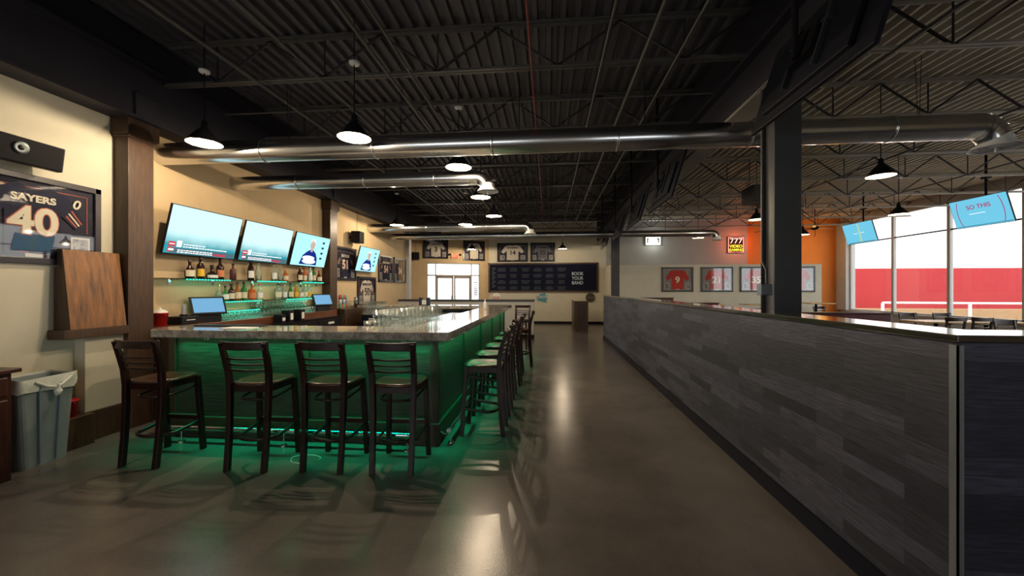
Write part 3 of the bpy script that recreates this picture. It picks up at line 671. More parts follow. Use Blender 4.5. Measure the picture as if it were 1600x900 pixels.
for a in [(5.20, G_CLEAR, C_GD, None, 'flask', .24, .045, 'clear bottle, first from the left on the middle shelf'),
          (5.31, G_GREEN, C_BK, L_WH, 'flask', .22, .045, 'small greenish bottle, second from the left on the middle shelf'),
          (5.42, G_DARK, C_BK, L_CR, 'tall', .25, .042, 'dark brown bottle on the middle shelf just left of the amber ones'),
          (5.535, G_AMB, C_BR, L_CR, 'flask', .28, .052, 'amber whiskey bottle on the middle shelf'),
          (5.66, G_GREEN, C_BK, L_CR, 'tall', .28, .042, 'green bottle with cream label on the left half of the middle shelf'),
          (5.83, G_ORG, C_GD, L_OR, 'square', .26, .055, 'orange bottle with a wide label on the middle shelf'),
          (5.99, G_CLEAR, C_RD, L_WH, 'flask', .26, .05, 'clear bottle with red cap on the middle shelf'),
          (6.43, G_CLEAR, C_BK, L_CR, 'square', .27, .058, 'broad clear bottle with dark neck at the start of the right middle-shelf group'),
          (6.60, G_CLEAR, C_GD, L_WH, 'tall', .27, .042, 'clear bottle with pale label beside the broad dark-necked one'),
          (6.76, G_GREEN, C_BK, L_CR, 'flask', .28, .05, 'bright green bottle in the right group on the middle shelf'),
          (6.92, G_YEL, C_GD, L_YE, 'tall', .26, .042, 'golden yellow bottle on the middle shelf'),
          (7.06, G_CLEAR, C_BK, L_WH, 'flask', .24, .045, 'clear bottle just right of the golden yellow one'),
          (7.19, G_CLEAR, C_GD, L_CR, 'square', .26, .05, 'clear bottle second from the far end of the middle shelf'),
          (7.31, G_CLEAR, C_GD, L_YE, 'tall', .26, .045, 'clear bottle at the far end of the middle shelf')]:
    bottle(a[0], 1.37, *a[1:7], a[7], g2)

# glasses
def glass_proto(name, h, r0, r1, label, grp, cat='glass'):
    q = MB(); q.lathe([(.001, .012), (r0*.9, .010), (r0, .0), (r1, h), (r1-.003, h-.002)], 14, cap=False)
    return q.obj(name, GLASSM, label=label, cat=cat, group=grp)
def spread(proto, pts):
    for i, p in enumerate(pts):
        o = proto if i == 0 else proto.copy()
        if i: COL.objects.link(o)
        o.location = p
tb = glass_proto('tumbler', .10, .028, .036, 'short clear tumbler in the rows on the back bar ledge below the glass shelves', 'tumblers on the back bar ledge')
spread(tb, [(-4.73+.085*i, 5.18+.088*j, 1.10) for j in range(25) for i in range(3)])
tb = glass_proto('wine_tumbler', .10, .03, .036, 'short clear tumbler standing on the lowest glass shelf', 'tumblers on the lowest glass shelf')
spread(tb, [(-4.735+.09*i, 5.9+.095*j, 1.23) for j in range(14) for i in range(2)])
tb = glass_proto('pint_glass', .28, .032, .044, 'tall stacked pint glasses in the dense block behind the right bar counter', 'pint glass stacks behind the right counter')
spread(tb, [(-1.54-.12*i, 4.22+.125*j, 1.03) for j in range(11) for i in range(4)])
tb = glass_proto('pint_glass', .16, .03, .04, 'single pint glass at the near end of the glass block behind the bar corner', 'single pint glasses by the bar corner')
spread(tb, [(-2.01, 4.22+.12*j, 1.03) for j in range(6)])
tb = glass_proto('pint_glass', .28, .034, .045, 'tall stacked pint glasses standing on the far navy cooler', 'pint glass stacks on the far cooler')
spread(tb, [(x, 8.6+.1*j, .98) for j in range(3) for x in (-4.18, -4.09, -4.0, -3.86, -3.77)])
tb = glass_proto('tumbler', .16, .03, .038, 'clear tumbler in the rows at the left end of the far cooler', 'tumblers on the far cooler')
spread(tb, [(-4.72+.09*i, 8.92+.1*j, 1.10) for j in range(3) for i in range(2)])

# stainless glass rail behind the right counter and the far cooler
q = thing('underbar_shelf', 'stainless steel underbar shelf running along the inside of the right bar counter', 'shelf', (-1.8, 6.4, 0))
m_ = MB(); m_.box(-2.1, -1.48, 4.15, 8.38, .99, 1.03); m_.obj('steel_top', STEEL, q, True)
m_ = MB(); m_.box(-2.08, -1.5, 4.17, 8.36, .35, .99); m_.obj('body', NAVYC, q, True)
for y in (4.2, 6.2, 8.3):
    m_ = MB(); m_.tube([(-1.98, y, 0), (-1.98, y, .35)], .02); m_.tube([(-1.55, y, 0), (-1.55, y, .35)], .02); m_.obj('leg', STEEL, q, True)
cl = thing('bottle_cooler', 'long navy bottle cooler with pale handles standing in front of the far counter', 'cooler', (-3, 8.9, 0))
m_ = MB(); m_.box(-4.2, -2.15, 8.52, 9.25, 0, .94); m_.obj('body', NAVYC, cl, True, bevel=.006)
m_ = MB(); m_.box(-4.22, -2.13, 8.50, 9.27, .94, .98); m_.obj('steel_top', STEEL, cl, True, bevel=.004)
for x in (-3.95, -3.4, -2.85, -2.35):
    m_ = MB(); m_.box(x-.24, x+.24, 8.505, 8.52, .1, .92); dd = m_.obj('door', NAVYC, cl, True, bevel=.003)
    m_ = MB(); m_.box(x-.07, x+.07, 8.492, 8.505, .86, .885); m_.obj('handle', PAPER, dd)

# till terminals and clutter on the back bar
def terminal(loc, rz, label):
    t = thing('till_terminal', label, 'till', loc, rz, group='till terminals on the back bar')
    q = MB(); q.box(-.14, .14, -.04, .16, 0, .10); q.obj('cash_drawer', BLACK, t, bevel=.004)
    q = MB(); q.beam((0, .06, .10), (0, .03, .2), .06, .05); q.obj('stand', BLACK, t)
    M = Matrix.Translation((0, 0, .22)) @ Matrix.Rotation(radians(-28), 4, 'X')
    q = MB(); q.box(-.20, .20, -.012, .012, -.13, .13, M); sc_ = q.obj('monitor', BLACK, t, bevel=.004)
    q = MB(); q.box(-.175, .175, -.0145, -.0125, -.105, .105, M); q.obj('display', emis('till_display', (.20, .46, .72), .9), sc_)
terminal((-4.58, 4.92, 1.10), radians(62), 'larger till terminal with a lit blue screen at the near end of the back bar')
terminal((-4.60, 7.66, 1.10), radians(62), 'far till terminal with a lit blue screen beside the second wood column')
bk = thing('red_bucket', 'red plastic bucket with a white liner standing on the back bar ledge', 'bucket', (-4.66, 4.33, 1.10))
def bucket(t, liner):
    q = MB(); q.lathe([(.001, 0), (.062, 0), (.08, .15), (.086, .15), (.086, .16), (.076, .16), (.058, .006), (.001, .006)], 22, cap=False); q.obj('pail', REDP, t)
    q = MB(); q.tube([(.08*cos(a), .08*sin(a)*.3, .14+.075*sin(a)*.2-.04*sin(a)) for a in [radians(k) for k in range(0, 181, 15)]], .003, 6); q.obj('handle', WHITEP, t)
    if liner:
        q = MB(); q.lathe([(.078, .158), (.07, .175), (.05, .19), (.02, .20), (.001, .23)], 14, cap=False); q.obj('liner', BAGM, t)
bucket(bk, True)
bk2 = thing('red_bucket', 'red plastic bucket standing on the deep baseboard behind the grey bin', 'bucket', (-4.67, 3.42, .30)); bucket(bk2, False)
ph = thing('cordless_phone', 'cordless phone standing in its cradle left of the near till', 'phone', (-4.62, 4.60, 1.20))
q = MB(); q.box(-.03, .03, -.03, .03, 0, .025); q.obj('cradle', BLACK, ph, bevel=.004)
q = MB(); q.box(-.012, .012, -.022, .022, .02, .15); q.obj('handset', mat('silver_grey_plastic', (.3, .31, .34), .3), ph, bevel=.005)
pr = thing('receipt_printer', 'squat black receipt printer carrying the cordless phone on the back bar', 'printer', (-4.62, 4.60, 1.10))
q = MB(); q.box(-.12, .1, -.12, .12, 0, .10); q.obj('case', BLACK, pr, bevel=.01)
q = MB(); q.box(.1, .104, -.06, .06, .05, .06); q.obj('paper_slot', WHITEP, pr)
for k, (y, w_) in enumerate(((6.02, .10), (6.22, .13), (6.52, .13))):
    t = thing('napkin_caddy', ['small black napkin caddy on the back bar, nearest to the camera', 'black napkin caddy in the middle of the three on the back bar', 'black napkin caddy farthest along the back bar'][k], 'caddy', (-4.35, y, 1.0), group='napkin caddies on the back bar')
    q = MB(); h = .13 if k == 0 else .19; q.prism([(-w_*.42, 0), (w_*.42, 0), (w_*.5, h), (-w_*.5, h)], -.07, .07, 'x'); q.obj('holder', BLACK, t, bevel=.004)
    q = MB(); q.box(.071, .075, -.03, .035, .03, h-.05); q.obj('napkins', PAPER, t)
t = thing('can_rack', 'wire rack of colourful cans beside the far till', 'rack', (-4.6, 8.45, 1.10))
q = MB(); q.box(-.06, .06, -.17, .17, 0, .012); q.obj('rack', STEEL, t)
cc = [(.1, .35, .2), (.6, .6, .6), (.5, .08, .06), (.12, .2, .3)]
for i in range(4):
    for j in range(3):
        q = MB(); q.lathe([(.001, 0), (.03, 0), (.032, .01), (.032, .088), (.026, .1), (.001, .1)], 12, (0, -.11+.075*i, .012+.10*j)); q.obj('can', mat('can_%d' % ((i*2+j) % 4), cc[(i*2+j) % 4], .3, metal=.4), t)
t = thing('cocktail_shaker', 'silver cocktail shaker tin standing on the side cabinet right of the cans', 'shaker', (-4.5, 8.85, 1.10))
q = MB(); q.lathe([(.001, 0), (.035, 0), (.047, .19), (.047, .195)], 18, cap=False); q.obj('tin', STEEL, t)
q = MB(); q.lathe([(.047, .195), (.04, .25), (.001, .255)], 18, cap=False); q.obj('top_tin', STEEL, t)
t = thing('napkin_caddy', 'dark blue napkin caddy holding menus on the far bar counter', 'caddy', (-3.05, 9.5, BZ))
q = MB(); q.box(-.13, -.06, -.06, .06, 0, .19); q.box(.06, .13, -.06, .06, 0, .19); q.box(-.13, .13, -.06, .06, 0, .02); q.obj('holder', mat('navy_plastic', (.02, .03, .06), .4), t, bevel=.004)
q = MB(); q.box(-.055, .055, -.05, .05, .02, .13); q.obj('napkins', PAPER, t)
t = thing('squeeze_bottle', 'white squeeze bottle standing on the right bar counter', 'bottle', (-1.25, 7.7, BZ))
q = MB(); q.lathe([(.001, 0), (.032, 0), (.033, .01), (.033, .13), (.028, .145), (.014, .15)], 16); q.obj('bottle', WHITEP, t)
q = MB(); q.lathe([(.015, .15), (.014, .165), (.004, .215), (.003, .22)], 12); q.obj('nozzle', WHITEP, t)
q = MB(); q.box(-3.85, -3.1, 3.95, 4.1, BZ, BZ+.012); q.obj('bar_mat', BLACK, label='black rubber bar mat lying on the near bar counter at its left end', cat='mat', bevel=.004)
q = MB(); q.box(-3.35, -3.05, 3.72, 3.90, BZ, BZ+.006); q.obj('menu_sheet', PAPER, label='white paper menu lying flat on the left part of the near bar counter', cat='menu')

# ================================================================ TELEVISIONS
def scr_mat(name, top, bot, z0, z1, s=1.0, nz_=.15):
    m = bpy.data.materials.new(name); m.use_nodes = True; MATS[name] = m
    nt = m.node_tree; nt.nodes.clear(); tc = nt.nodes.new('ShaderNodeTexCoord'); sp = nt.nodes.new('ShaderNodeSeparateXYZ')
    n = nt.nodes.new('ShaderNodeTexNoise'); n.inputs['Scale'].default_value = 3
    ml = nt.nodes.new('ShaderNodeMath'); ml.operation = 'MULTIPLY_ADD'; ml.inputs[1].default_value = nz_
    r = nt.nodes.new('ShaderNodeMapRange'); r.inputs['From Min'].default_value = z0; r.inputs['From Max'].default_value = z1
    c = nt.nodes.new('ShaderNodeValToRGB'); c.color_ramp.elements[0].color = (*bot, 1); c.color_ramp.elements[1].color = (*top, 1)
    e = nt.nodes.new('ShaderNodeEmission'); e.inputs[1].default_value = s; o = nt.nodes.new('ShaderNodeOutputMaterial')
    nt.links.new(tc.outputs['Object'], sp.inputs[0]); nt.links.new(tc.outputs['Object'], n.inputs['Vector']); nt.links.new(n.outputs[0], ml.inputs[0]); nt.links.new(sp.outputs[2], ml.inputs[2])
    nt.links.new(ml.outputs[0], r.inputs[0]); nt.links.new(r.outputs[0], c.inputs[0]); nt.links.new(c.outputs[0], e.inputs[0]); nt.links.new(e.outputs[0], o.inputs[0]); return m
SC_NEWS = scr_mat('news_broadcast', (.62, .93, .95), (.03, .30, .36), -.12, .06, 1.1)
SC_CY = emis('pale_cyan_picture', (.42, .86, .92), 1.1)
SC_BL = emis('blue_picture', (.16, .55, .75), 1.0)
E_WH = emis('picture_white', (.95, .95, .95), 1.2); E_RED = emis('picture_red', (.65, .04, .06), 1); E_GREY = emis('picture_grey', (.08, .16, .2), 1)
E_NAVY = emis('picture_navy', (.01, .03, .25), 1); E_SKIN = emis('picture_skin', (.62, .42, .36), 1); E_YEL = emis('picture_yellow', (.6, .7, .1), 1); E_DRED = emis('picture_dark_red', (.35, .03, .12), 1); E_DK = emis('picture_dark', (.0, .06, .1), 1)
def ell(cx, cz, rx, rz_, n_=20): return [(cx+rx*cos(2*pi*k/n_), cz+rz_*sin(2*pi*k/n_)) for k in range(n_)]
def tv(loc, rz, tilt, w, h, label, grp, content, wall=False):
    t = thing('television', label, 'television', loc, rz, group=grp, rx=tilt)
    q = MB(); q.box(-w/2, w/2, 0, .028, -h/2, h/2); q.box(-w*.36, w*.36, .028, .06, -h*.38, h*.25); q.obj('housing', BLACK if content else BACKM, t, bevel=.004)
    q = MB(); e_ = .010; q.box(-w/2+e_, w/2-e_, -.002, 0, -h/2+e_+.004, h/2-e_)
    sc_ = q.obj('screen', {'news': SC_NEWS, 'man': SC_CY, 'blue': SC_BL, 'sothis': SC_BL}.get(content, mat('switched_off_screen', (.006, .006, .008), .12)), t)
    y0, y1 = -.004, -.002
    def P(poly, m, nm='picture'): MB().prism(poly, y0, y1, 'y').obj(nm, m, sc_)
    def R(x0, x1, z0, z1, m, nm='picture'): P([(x0, z0), (x1, z0), (x1, z1), (x0, z1)], m, nm)
    if content == 'news':
        R(-w*.42, w*.48, -h*.47, -h*.36, E_GREY); R(-w*.45, -w*.37, -h*.33, -h*.24, E_RED); R(-w*.45, -w*.37, -h*.45, -h*.35, E_RED)
        R(-w*.35, -w*.29, -h*.34, -h*.21, E_WH); R(w*.16, w*.34, -h*.46, -h*.41, E_RED)
        y0, y1 = -.006, -.004
        R(-w*.44, -w*.38, -h*.42, -h*.38, E_WH); R(-w*.44, -w*.38, -h*.295, -h*.275, E_WH)
        x = -w*.27; rnd = random.Random(3)
        for row, (zz, xe) in enumerate(((-.275, .0), (-.325, .32), (-.40, .12), (-.44, .14))):
            x = -w*(.27 if row < 2 else .33)
            while x < w*xe:
                l = w*rnd.uniform(.015, .045); R(x, x+l, h*zz-.007, h*zz+.007, E_WH); x += l+w*.01
    if content == 'man':
        P([(-.30, -.27), (-.24, -.10), (-.13, -.02), (-.04, .02), (.05, .02), (.15, -.04), (.22, -.14), (.24, -.27)], E_NAVY)
        y0, y1 = -.006, -.004
        P(ell(-.0, .12, .07, .095), E_SKIN); P(ell(.0, .19, .07, .04), E_WH); R(-.03, .03, -.02, .06, E_SKIN)
        P(ell(-.05, -.14, .19, .045), E_WH); P(ell(-.02, -.205, .21, .05), E_WH)
        for k in range(4): R(.30, .37, .17-.105*k, .21-.105*k, E_DK)
        R(.40, .47, .175, .185, E_WH); R(.40, .46, .07, .08, E_WH)
    if content == 'blue':
        P([(-.02, -.28), (.0, -.28), (.03, .28), (.01, .28)], E_YEL); P([(.025, -.28), (.035, -.28), (.065, .28), (.055, .28)], E_YEL); R(-.22, -.05, -.01, .0, E_WH); R(.05, .2, .0, .01, E_WH)
        R(-.5, .5, -.315+.02, -.27, E_GREY)
    if content == 'sothis':
        text('SO THIS', .135, E_DRED, sc_, (0, -.004, .12), bold=.001); R(-.22, .1, -.03, -.02, E_WH); 
        for s_ in (-1, 1):
            arc = [(s_*(.36+.10*cos(radians(a))), .32*sin(radians(a))) for a in range(-60, 61, 10)]
            arc2 = [(x_-s_*.014, z_) for x_, z_ in arc][::-1]; P(arc+arc2 if s_ > 0 else (arc+arc2)[::-1], E_DRED)
        R(-.55, .55, -.31+.02, -.28, E_DK)
    q = MB(); q.box(-.12, .12, .06, .11, -.1, .1)
    if wall: q.beam((0, .08, 0), (0, .235, -.055), .06, .1)
    q.obj('wall_bracket', BLACKM, t)
    return t
TW, TH = 1.09, .62
for k, (y, c, lb) in enumerate(((4.86, 'news', 'wall television showing a pale news broadcast, nearest to the camera'), (6.02, 'news', 'wall television with the news broadcast, in the middle of the three over the bottles'), (7.20, 'man', 'wall television showing a man in a blue shirt, right before the far wood column'), (9.60, 'man', 'wall television showing a man in a blue shirt, hanging among the framed jerseys'))):
    tv((-4.55, y, 2.275), pi/2, radians(14), TW, TH, lb, 'televisions on the left wall', c, True)
tv((9.3, 12.75, 3.22), -pi/2, radians(16), 1.15, .64, 'television with a plain blue picture hanging in front of the farthest window', 'televisions hanging by the windows', 'blue')
tv((9.3, 9.42, 3.22), -pi/2, radians(16), 1.15, .64, 'television with writing on blue hanging in front of the nearer window', 'televisions hanging by the windows', 'sothis')
for y, lb in ((12.75, 'farthest'), (9.42, 'nearer')):
    q = MB(); q.tube([(9.42, y, 3.25), (9.42, y, 4.46)], .022, 10); q.box(9.36, 9.48, y-.06, y+.06, 3.93, 3.96); q.obj('ceiling_pole', BLACKM, label='black ceiling pole carrying the television by the %s window' % lb, cat='pole', group='television poles by the windows')
for y, lb in ((2.82, 'switched-off television seen from behind, large and dark at the top, hanging before the near column'), (6.2, 'dark back of a hanging television, first beyond the near steel column'), (8.1, 'dark back of a hanging television, second beyond the near steel column'), (10.05, 'dark back of a hanging television, third beyond the near steel column'), (12.32, 'dark back of a hanging television, farthest, beside the far steel column')):
    t = tv((1.805, y, 3.16), pi/2, radians(17), 1.25, .72, lb, 'televisions hanging along the middle beam', None)
    q = MB()
    for s_ in (-1, 1): q.beam((s_*.16, .075, -.22), (s_*.16, .075, .22), .03, .02)
    q.beam((-.2, .075, .08), (.2, .075, .08), .04, .02); q.obj('mount_plate', mat('mount_grey', (.06, .065, .075), .35, metal=.5), t)
    q = MB(); q.tube([(1.655, y, 3.1), (1.655, y, 4.46)], .02, 10); q.beam((1.655, y, 3.18), (1.715, y, 3.16), .05, .08); q.obj('ceiling_pole', BLACKM, label={2.82: 'black ceiling pole behind the big near switched-off television', 6.2: 'black ceiling pole of the first dark television beyond the near column', 8.1: 'black ceiling pole of the second dark television beyond the near column', 10.05: 'black ceiling pole of the third dark television beyond the near column', 12.32: 'black ceiling pole of the farthest dark television'}[y], cat='pole', group='television poles along the beam')

# ================================================================ FRAMED JERSEYS
FRM = mat('black_picture_frame', (.012, .01, .016), .3, var=.1); FRG = mat('pewter_picture_frame', (.05, .052, .05), .35, var=.1)
J_NAVY = mat('navy_jersey', (.012, .014, .04), .8, var=.1, bump=.2, scale=12); J_WHT = mat('white_jersey', (.66, .60, .50), .8, var=.05, bump=.2, scale=12); J_GRY = mat('grey_jersey', (.16, .155, .17), .8, var=.05, bump=.2, scale=12); J_RED = mat('red_jersey', (.5, .03, .02), .8, var=.1, bump=.2, scale=12)
T_CRM = mat('cream_numeral', (.72, .66, .52), .6); T_BLK = mat('dark_numeral', (.01, .012, .03), .6); T_ORG = mat('orange_stripe', (.45, .10, .05), .6)
PHOTO = mat('black_and_white_photograph', (.22, .21, .2), .5, var=.9, scale=22); MATW = mat('white_mat_board', (.55, .5, .46), .7); MATN = mat('navy_mat_board', (.015, .015, .035), .7, var=.1)
def jersey(loc, rz, w, h, label, grp, jm, nm, num, style='broad', frame=FRM, board=MATN, numm=T_BLK, stripes=False, edge=T_ORG, nsz=.3, sleeves=None):
    t = thing('framed_jersey', label, 'framed jersey', loc, rz, group=grp)
    b_ = .055
    q = MB(); q.box(-w/2, w/2, -.035, .0, h/2-b_, h/2); q.box(-w/2, w/2, -.035, .0, -h/2, -h/2+b_); q.box(-w/2, -w/2+b_, -.035, .0, -h/2, h/2); q.box(w/2-b_, w/2, -.035, .0, -h/2, h/2); q.obj('frame', frame, t, bevel=.004)
    q = MB(); q.box(-w/2+b_, w/2-b_, -.008, 0, -h/2+b_, h/2-b_); q.obj('mat_board', board, t)
    a, c = w/2-b_-.055, h/2-b_-.055; e_ = .006
    q = MB(); q.box(-a, a, -.011, -.008, c-e_, c); q.box(-a, -a+e_, -.011, -.008, -c*.25, c); q.box(a-e_, a, -.011, -.008, -c*.25, c); q.obj('mat_edge', edge, t)
    W, Hh = w*.42, h*.86
    poly = [(-.19*w, -.40*h), (.19*w, -.40*h), (.19*w, .08*h), (.30*w, -.06*h), (.37*w, .04*h), (.24*w, .33*h), (.09*w, .39*h), (.05*w, .36*h), (-.05*w, .36*h), (-.09*w, .39*h), (-.24*w, .33*h), (-.37*w, .04*h), (-.30*w, -.06*h), (-.19*w, .08*h)]
    q = MB(); q.prism(poly, -.018, -.008, 'y'); j = q.obj('jersey', jm, t, bevel=.004)
    if nm: text(nm, h*.105, numm if numm else T_BLK, t, (0, -.0195, h*.235), sx=1.15, bold=.0035)
    if numm is T_CRM: text(num, h*nsz*1.0, T_ORG, t, (0, -.0192, -.03*h), bold=.018, name='numeral_outline', sx=1.05)
    text(num, h*nsz, numm, t, (0, -.0215, -.03*h), bold=.010 if numm is T_CRM else .006, name='numeral', sx=1.05)
    if stripes:
        for s_ in (-1, 1):
            for k in range(3):
                u = .018*k; q = MB(); q.prism([(s_*(.27*w)-s_*u*1.2, .17*h-u*1.6), (s_*(.35*w)-s_*u*1.2, .02*h-u*1.0), (s_*(.34*w)-s_*u*1.2, .008*h-u*1.0), (s_*(.26*w)-s_*u*1.2, .158*h-u*1.6)], -.021, -.018, 'y'); q.obj('sleeve_stripe', T_ORG if k != 1 else T_CRM, t)
    for s_ in (-1, 1):
        q = MB(); x_ = s_*w*.335; q.box(x_-.075*w, x_+.075*w, -.0225, -.0185, -.40*h, -.15*h); pb = q.obj('photograph_mat', MATW, t)
        q = MB(); q.box(x_-.06*w, x_+.06*w, -.025, -.0225, -.38*h, -.17*h); q.obj('photograph', PHOTO, t)
    q = MB(); q.box(-.06*w, .06*w, -.022, -.012, -.425*h, -.385*h); q.obj('plaque', MATW, t)
    q = MB(); q.box(-w/2+b_, w/2-b_, -.030, -.027, -h/2+b_, h/2-b_); q.obj('glass', FPANE, t)
    return t
HL = pi/2
gl_ = 'framed jerseys on the left wall'
nj = jersey((-4.775, 3.23, 2.19), HL, 1.08, .82, 'large framed navy jersey number 40 at the far left, above the slanted wooden board', gl_, J_NAVY, 'SAYERS', '40', numm=T_CRM, stripes=True, nsz=.42)
for sx_, n_ in ((-1, '4'), (1, '0')): text(n_, .13, T_CRM, nj, (sx_*.33, -.0215, .20), rot=(radians(90), radians(sx_*22), 0), name='sleeve_numeral', bold=.003)
jersey((-4.775, 8.86, 2.13), HL, 1.02, .78, 'framed navy jersey number 51 just behind the second wood column', gl_, J_NAVY, 'BUTKUS', '51', numm=T_CRM, stripes=True, nsz=.36)
jersey((-4.775, 9.97, 1.48), HL, 1.04, .76, 'framed white jersey number 50 hanging lowest, under the fourth wall television', gl_, J_WHT, 'SINGLETARY', '50', numm=T_BLK, stripes=True, nsz=.36, board=MATN)
jersey((-4.775, 11.18, 2.13), HL, 1.02, .78, 'framed dark jersey number 54 right of the fourth wall television', gl_, J_NAVY, 'URLACHER', '54', numm=T_CRM, stripes=True, nsz=.36)
jersey((-4.775, 12.28, 2.13), HL, 1.0, .78, 'framed dark jersey reflecting a bright window, last on the left wall', gl_, J_NAVY, '', '34', numm=T_CRM, nsz=.36)
def on_dw(u, z, off=-.005): v = DW @ Vector((u, off, z)); return tuple(v)
gb = 'framed jerseys on the back wall'
jersey(on_dw(1.05, 3.27), ang, 1.06, .84, 'framed white jersey number 3 above the entrance doors, left of the red sign', gb, J_WHT, 'RUTH', '3', nsz=.34)
jersey(on_dw(2.72, 3.23), ang, .96, .88, 'framed white jersey above the entrance doors, right of the red sign', gb, J_WHT, 'WOOD', '', nsz=.3)
jersey((-1.59, 17.445, 3.16), 0, 1.37, .84, 'framed white jersey number 14 on the back wall above the menu board', gb, J_WHT, 'KONERKO', '14', nsz=.32, edge=MATW)
jersey((-.255, 17.445, 3.16), 0, 1.08, .84, 'framed grey jersey number 35 on the back wall above the menu board', gb, J_GRY, 'THOMAS', '35', nsz=.32, edge=MATW)
gr = 'framed red jerseys on the cream dining wall'
for x, n_, lb in ((5.04, '9', 'framed red hockey jersey, leftmost on the cream dining wall'), (6.52, '21', 'framed red hockey jersey number 21 on the cream dining wall'), (7.98, '35', 'framed red hockey jersey number 35, partly behind the near steel column'), (9.5, '7', 'framed red jersey at the right end of the cream dining wall')):
    jersey((x, 15.995, 1.91), 0, 1.2, .97, lb, gr, J_RED, '', n_, frame=FRG, board=mat('grey_mat_board', (.25, .23, .21), .7), numm=T_CRM, nsz=.36, edge=MATW)

# ================================================================ BACK WALL SIGNS
t = thing('menu_board', 'long dark beer menu board with brown frame on the back wall', 'menu board', (-.255, 17.445, 2.04))
q = MB(); q.box(-2.37, 2.37, -.03, 0, -.6, .6); q.obj('board', mat('navy_chalkboard', (.006, .007, .02), .8, var=.1, spec=.15), t)
q = MB(); q.box(-2.42, 2.42, -.05, 0, .58, .65); q.box(-2.42, 2.42, -.05, 0, -.65, -.58); q.box(-2.42, -2.35, -.05, 0, -.65, .65); q.box(2.35, 2.42, -.05, 0, -.65, .65); q.obj('frame', DARKWOOD, t, bevel=.006)
TX = mat('chalk_blue_lettering', (.5, .62, .66), .7); TXD = mat('faded_menu_print', (.08, .10, .11), .7)
for k, s_ in enumerate(('BOOK', 'YOUR', 'BAND')): text(s_, .20, TX, t, (1.52, -.032, .16-.20*k), bold=.002, sx=.9)
rnd = random.Random(5)
for i in range(6):
    for j in range(4):
        q = MB()
        for k in range(3):
            l = rnd.uniform(.12, .2); q.box(-1.82+.53*i-l, -1.82+.53*i+l, -.032, -.030, .40-.27*j-.055*k-.008, .40-.27*j-.055*k+.008)
        q.obj('menu_entry', TXD, t)
q = MB()
for k in range(14): q.box(-2.25, -2.08-.05*(k % 3), -.032, -.030, .42-.065*k-.012, .42-.065*k+.012)
q.obj('menu_entry', TXD, t)
t = thing('round_tap_sign', 'round white tin sign with red lettering below the left end of the menu board', 'sign', (-2.32, 17.445, 1.15))
q = MB(); q.lathe([(.001, 0), (.205, 0), (.205, .02), (.19, .028), (.001, .028)], 32, M=Matrix.Rotation(radians(90), 4, 'X')); q.obj('plate', mat('white_enamel', (.7, .68, .62), .35), t)
text('SOX', .16, mat('red_enamel', (.45, .04, .05), .4), t, (0, -.031, -.02), bold=.004)
t = thing('teal_tin_sign', 'teal and white cut-out tin sign below the middle of the menu board', 'sign', (-.28, 17.445, 1.14))
q = MB(); q.prism([(-.24, .10), (-.12, .10), (-.10, .17), (0, .19), (.15, .24), (.14, .12), (.25, .12), (.22, -.02), (.22, -.11), (.16, -.11), (.21, -.23), (.06, -.17), (-.19, -.12), (-.24, -.02)], -.02, 0, 'y'); q.obj('plate', mat('teal_enamel', (.05, .22, .26), .4, var=.2), t)
q = MB(); q.prism([(-.24, .09), (.24, .10), (.20, -.01), (-.24, -.01)], -.025, -.02, 'y'); q.obj('banner', mat('pale_enamel', (.45, .55, .55), .4), t)
text('BAR & GRILL', .085, T_BLK, t, (-.02, -.027, .04), bold=.002, sx=.9)
t = thing('round_badge_sign', 'round dark scalloped sign on the back wall above the host stand', 'sign', (1.82, 17.445, 1.16))
q = MB(); q.prism([((.20+.012*cos(12*a))*cos(a), (.20+.012*cos(12*a))*sin(a)) for a in [2*pi*k/60 for k in range(60)]], -.03, 0, 'y'); q.obj('plate', mat('bronze_brown_sign', (.05, .042, .034), .5, var=.4, scale=12), t)
q = MB(); q.prism([(-.16, .015), (.16, .015), (.16, -.02), (-.16, -.02)], -.034, -.03, 'y'); q.obj('banner', mat('tan_sign_band', (.16, .14, .11), .5, var=.3), t)
# red exit sign
t = thing('exit_sign', 'small glowing red exit sign between the two jerseys over the entrance', 'exit sign', on_dw(1.87, 2.98, -.02), ang)
q = MB(); q.box(-.16, .16, -.045, 0, -.11, .11); q.obj('housing', WHITEP, t, bevel=.004)
q = MB(); q.box(-.15, .15, -.05, -.045, -.10, .10); q.obj('lit_face', emis('red_sign_face', (.9, .07, .03), 1.1), t)
text('EXIT', .19, emis('exit_letter_glow', (1, .40, .18), 1.6), t, (0, -.053, 0), bold=.004, sx=.75)
for s_ in (-1, 1):
    q = MB(); q.lathe([(.001, 0), (.035, .0), (.045, .06), (.001, .062)], 12, (s_*.24, -.02, .04), Matrix.Rotation(radians(75), 4, 'X')); q.obj('emergency_lamp', BLACKM, t)
# white lit sign and 777 sign
t = thing('lit_white_sign', 'overexposed white lit sign with dark arrows on the grey dining wall', 'sign', (4.47, 17.41, 3.60))
q = MB(); q.box(-.32, .32, -.05, .04, -.18, .18); q.obj('housing', WHITEP, t)
q = MB(); q.box(-.30, .30, -.058, -.05, -.165, .165); q.obj('face', emis('white_sign_face', (.95, 1, .85), 1.6), t)
q = MB(); q.box(-.26, -.215, -.062, -.058, -.09, .11); q.box(-.26, -.19, -.062, -.058, .06, .11); q.box(.20, .245, -.062, -.058, -.09, .11); q.box(.16, .245, -.062, -.058, .05, .11); q.obj('arrow_mark', mat('dark_mark', (.03, .03, .01), .6), t)
t = thing('neon_sign', 'square red and yellow neon 777 video gaming sign on the far dining wall', 'neon sign', (7.87, 17.415, 3.40))
q = MB(); q.box(-.33, .33, 0, .03, -.34, .34); q.obj('backing', BLACKM, t)
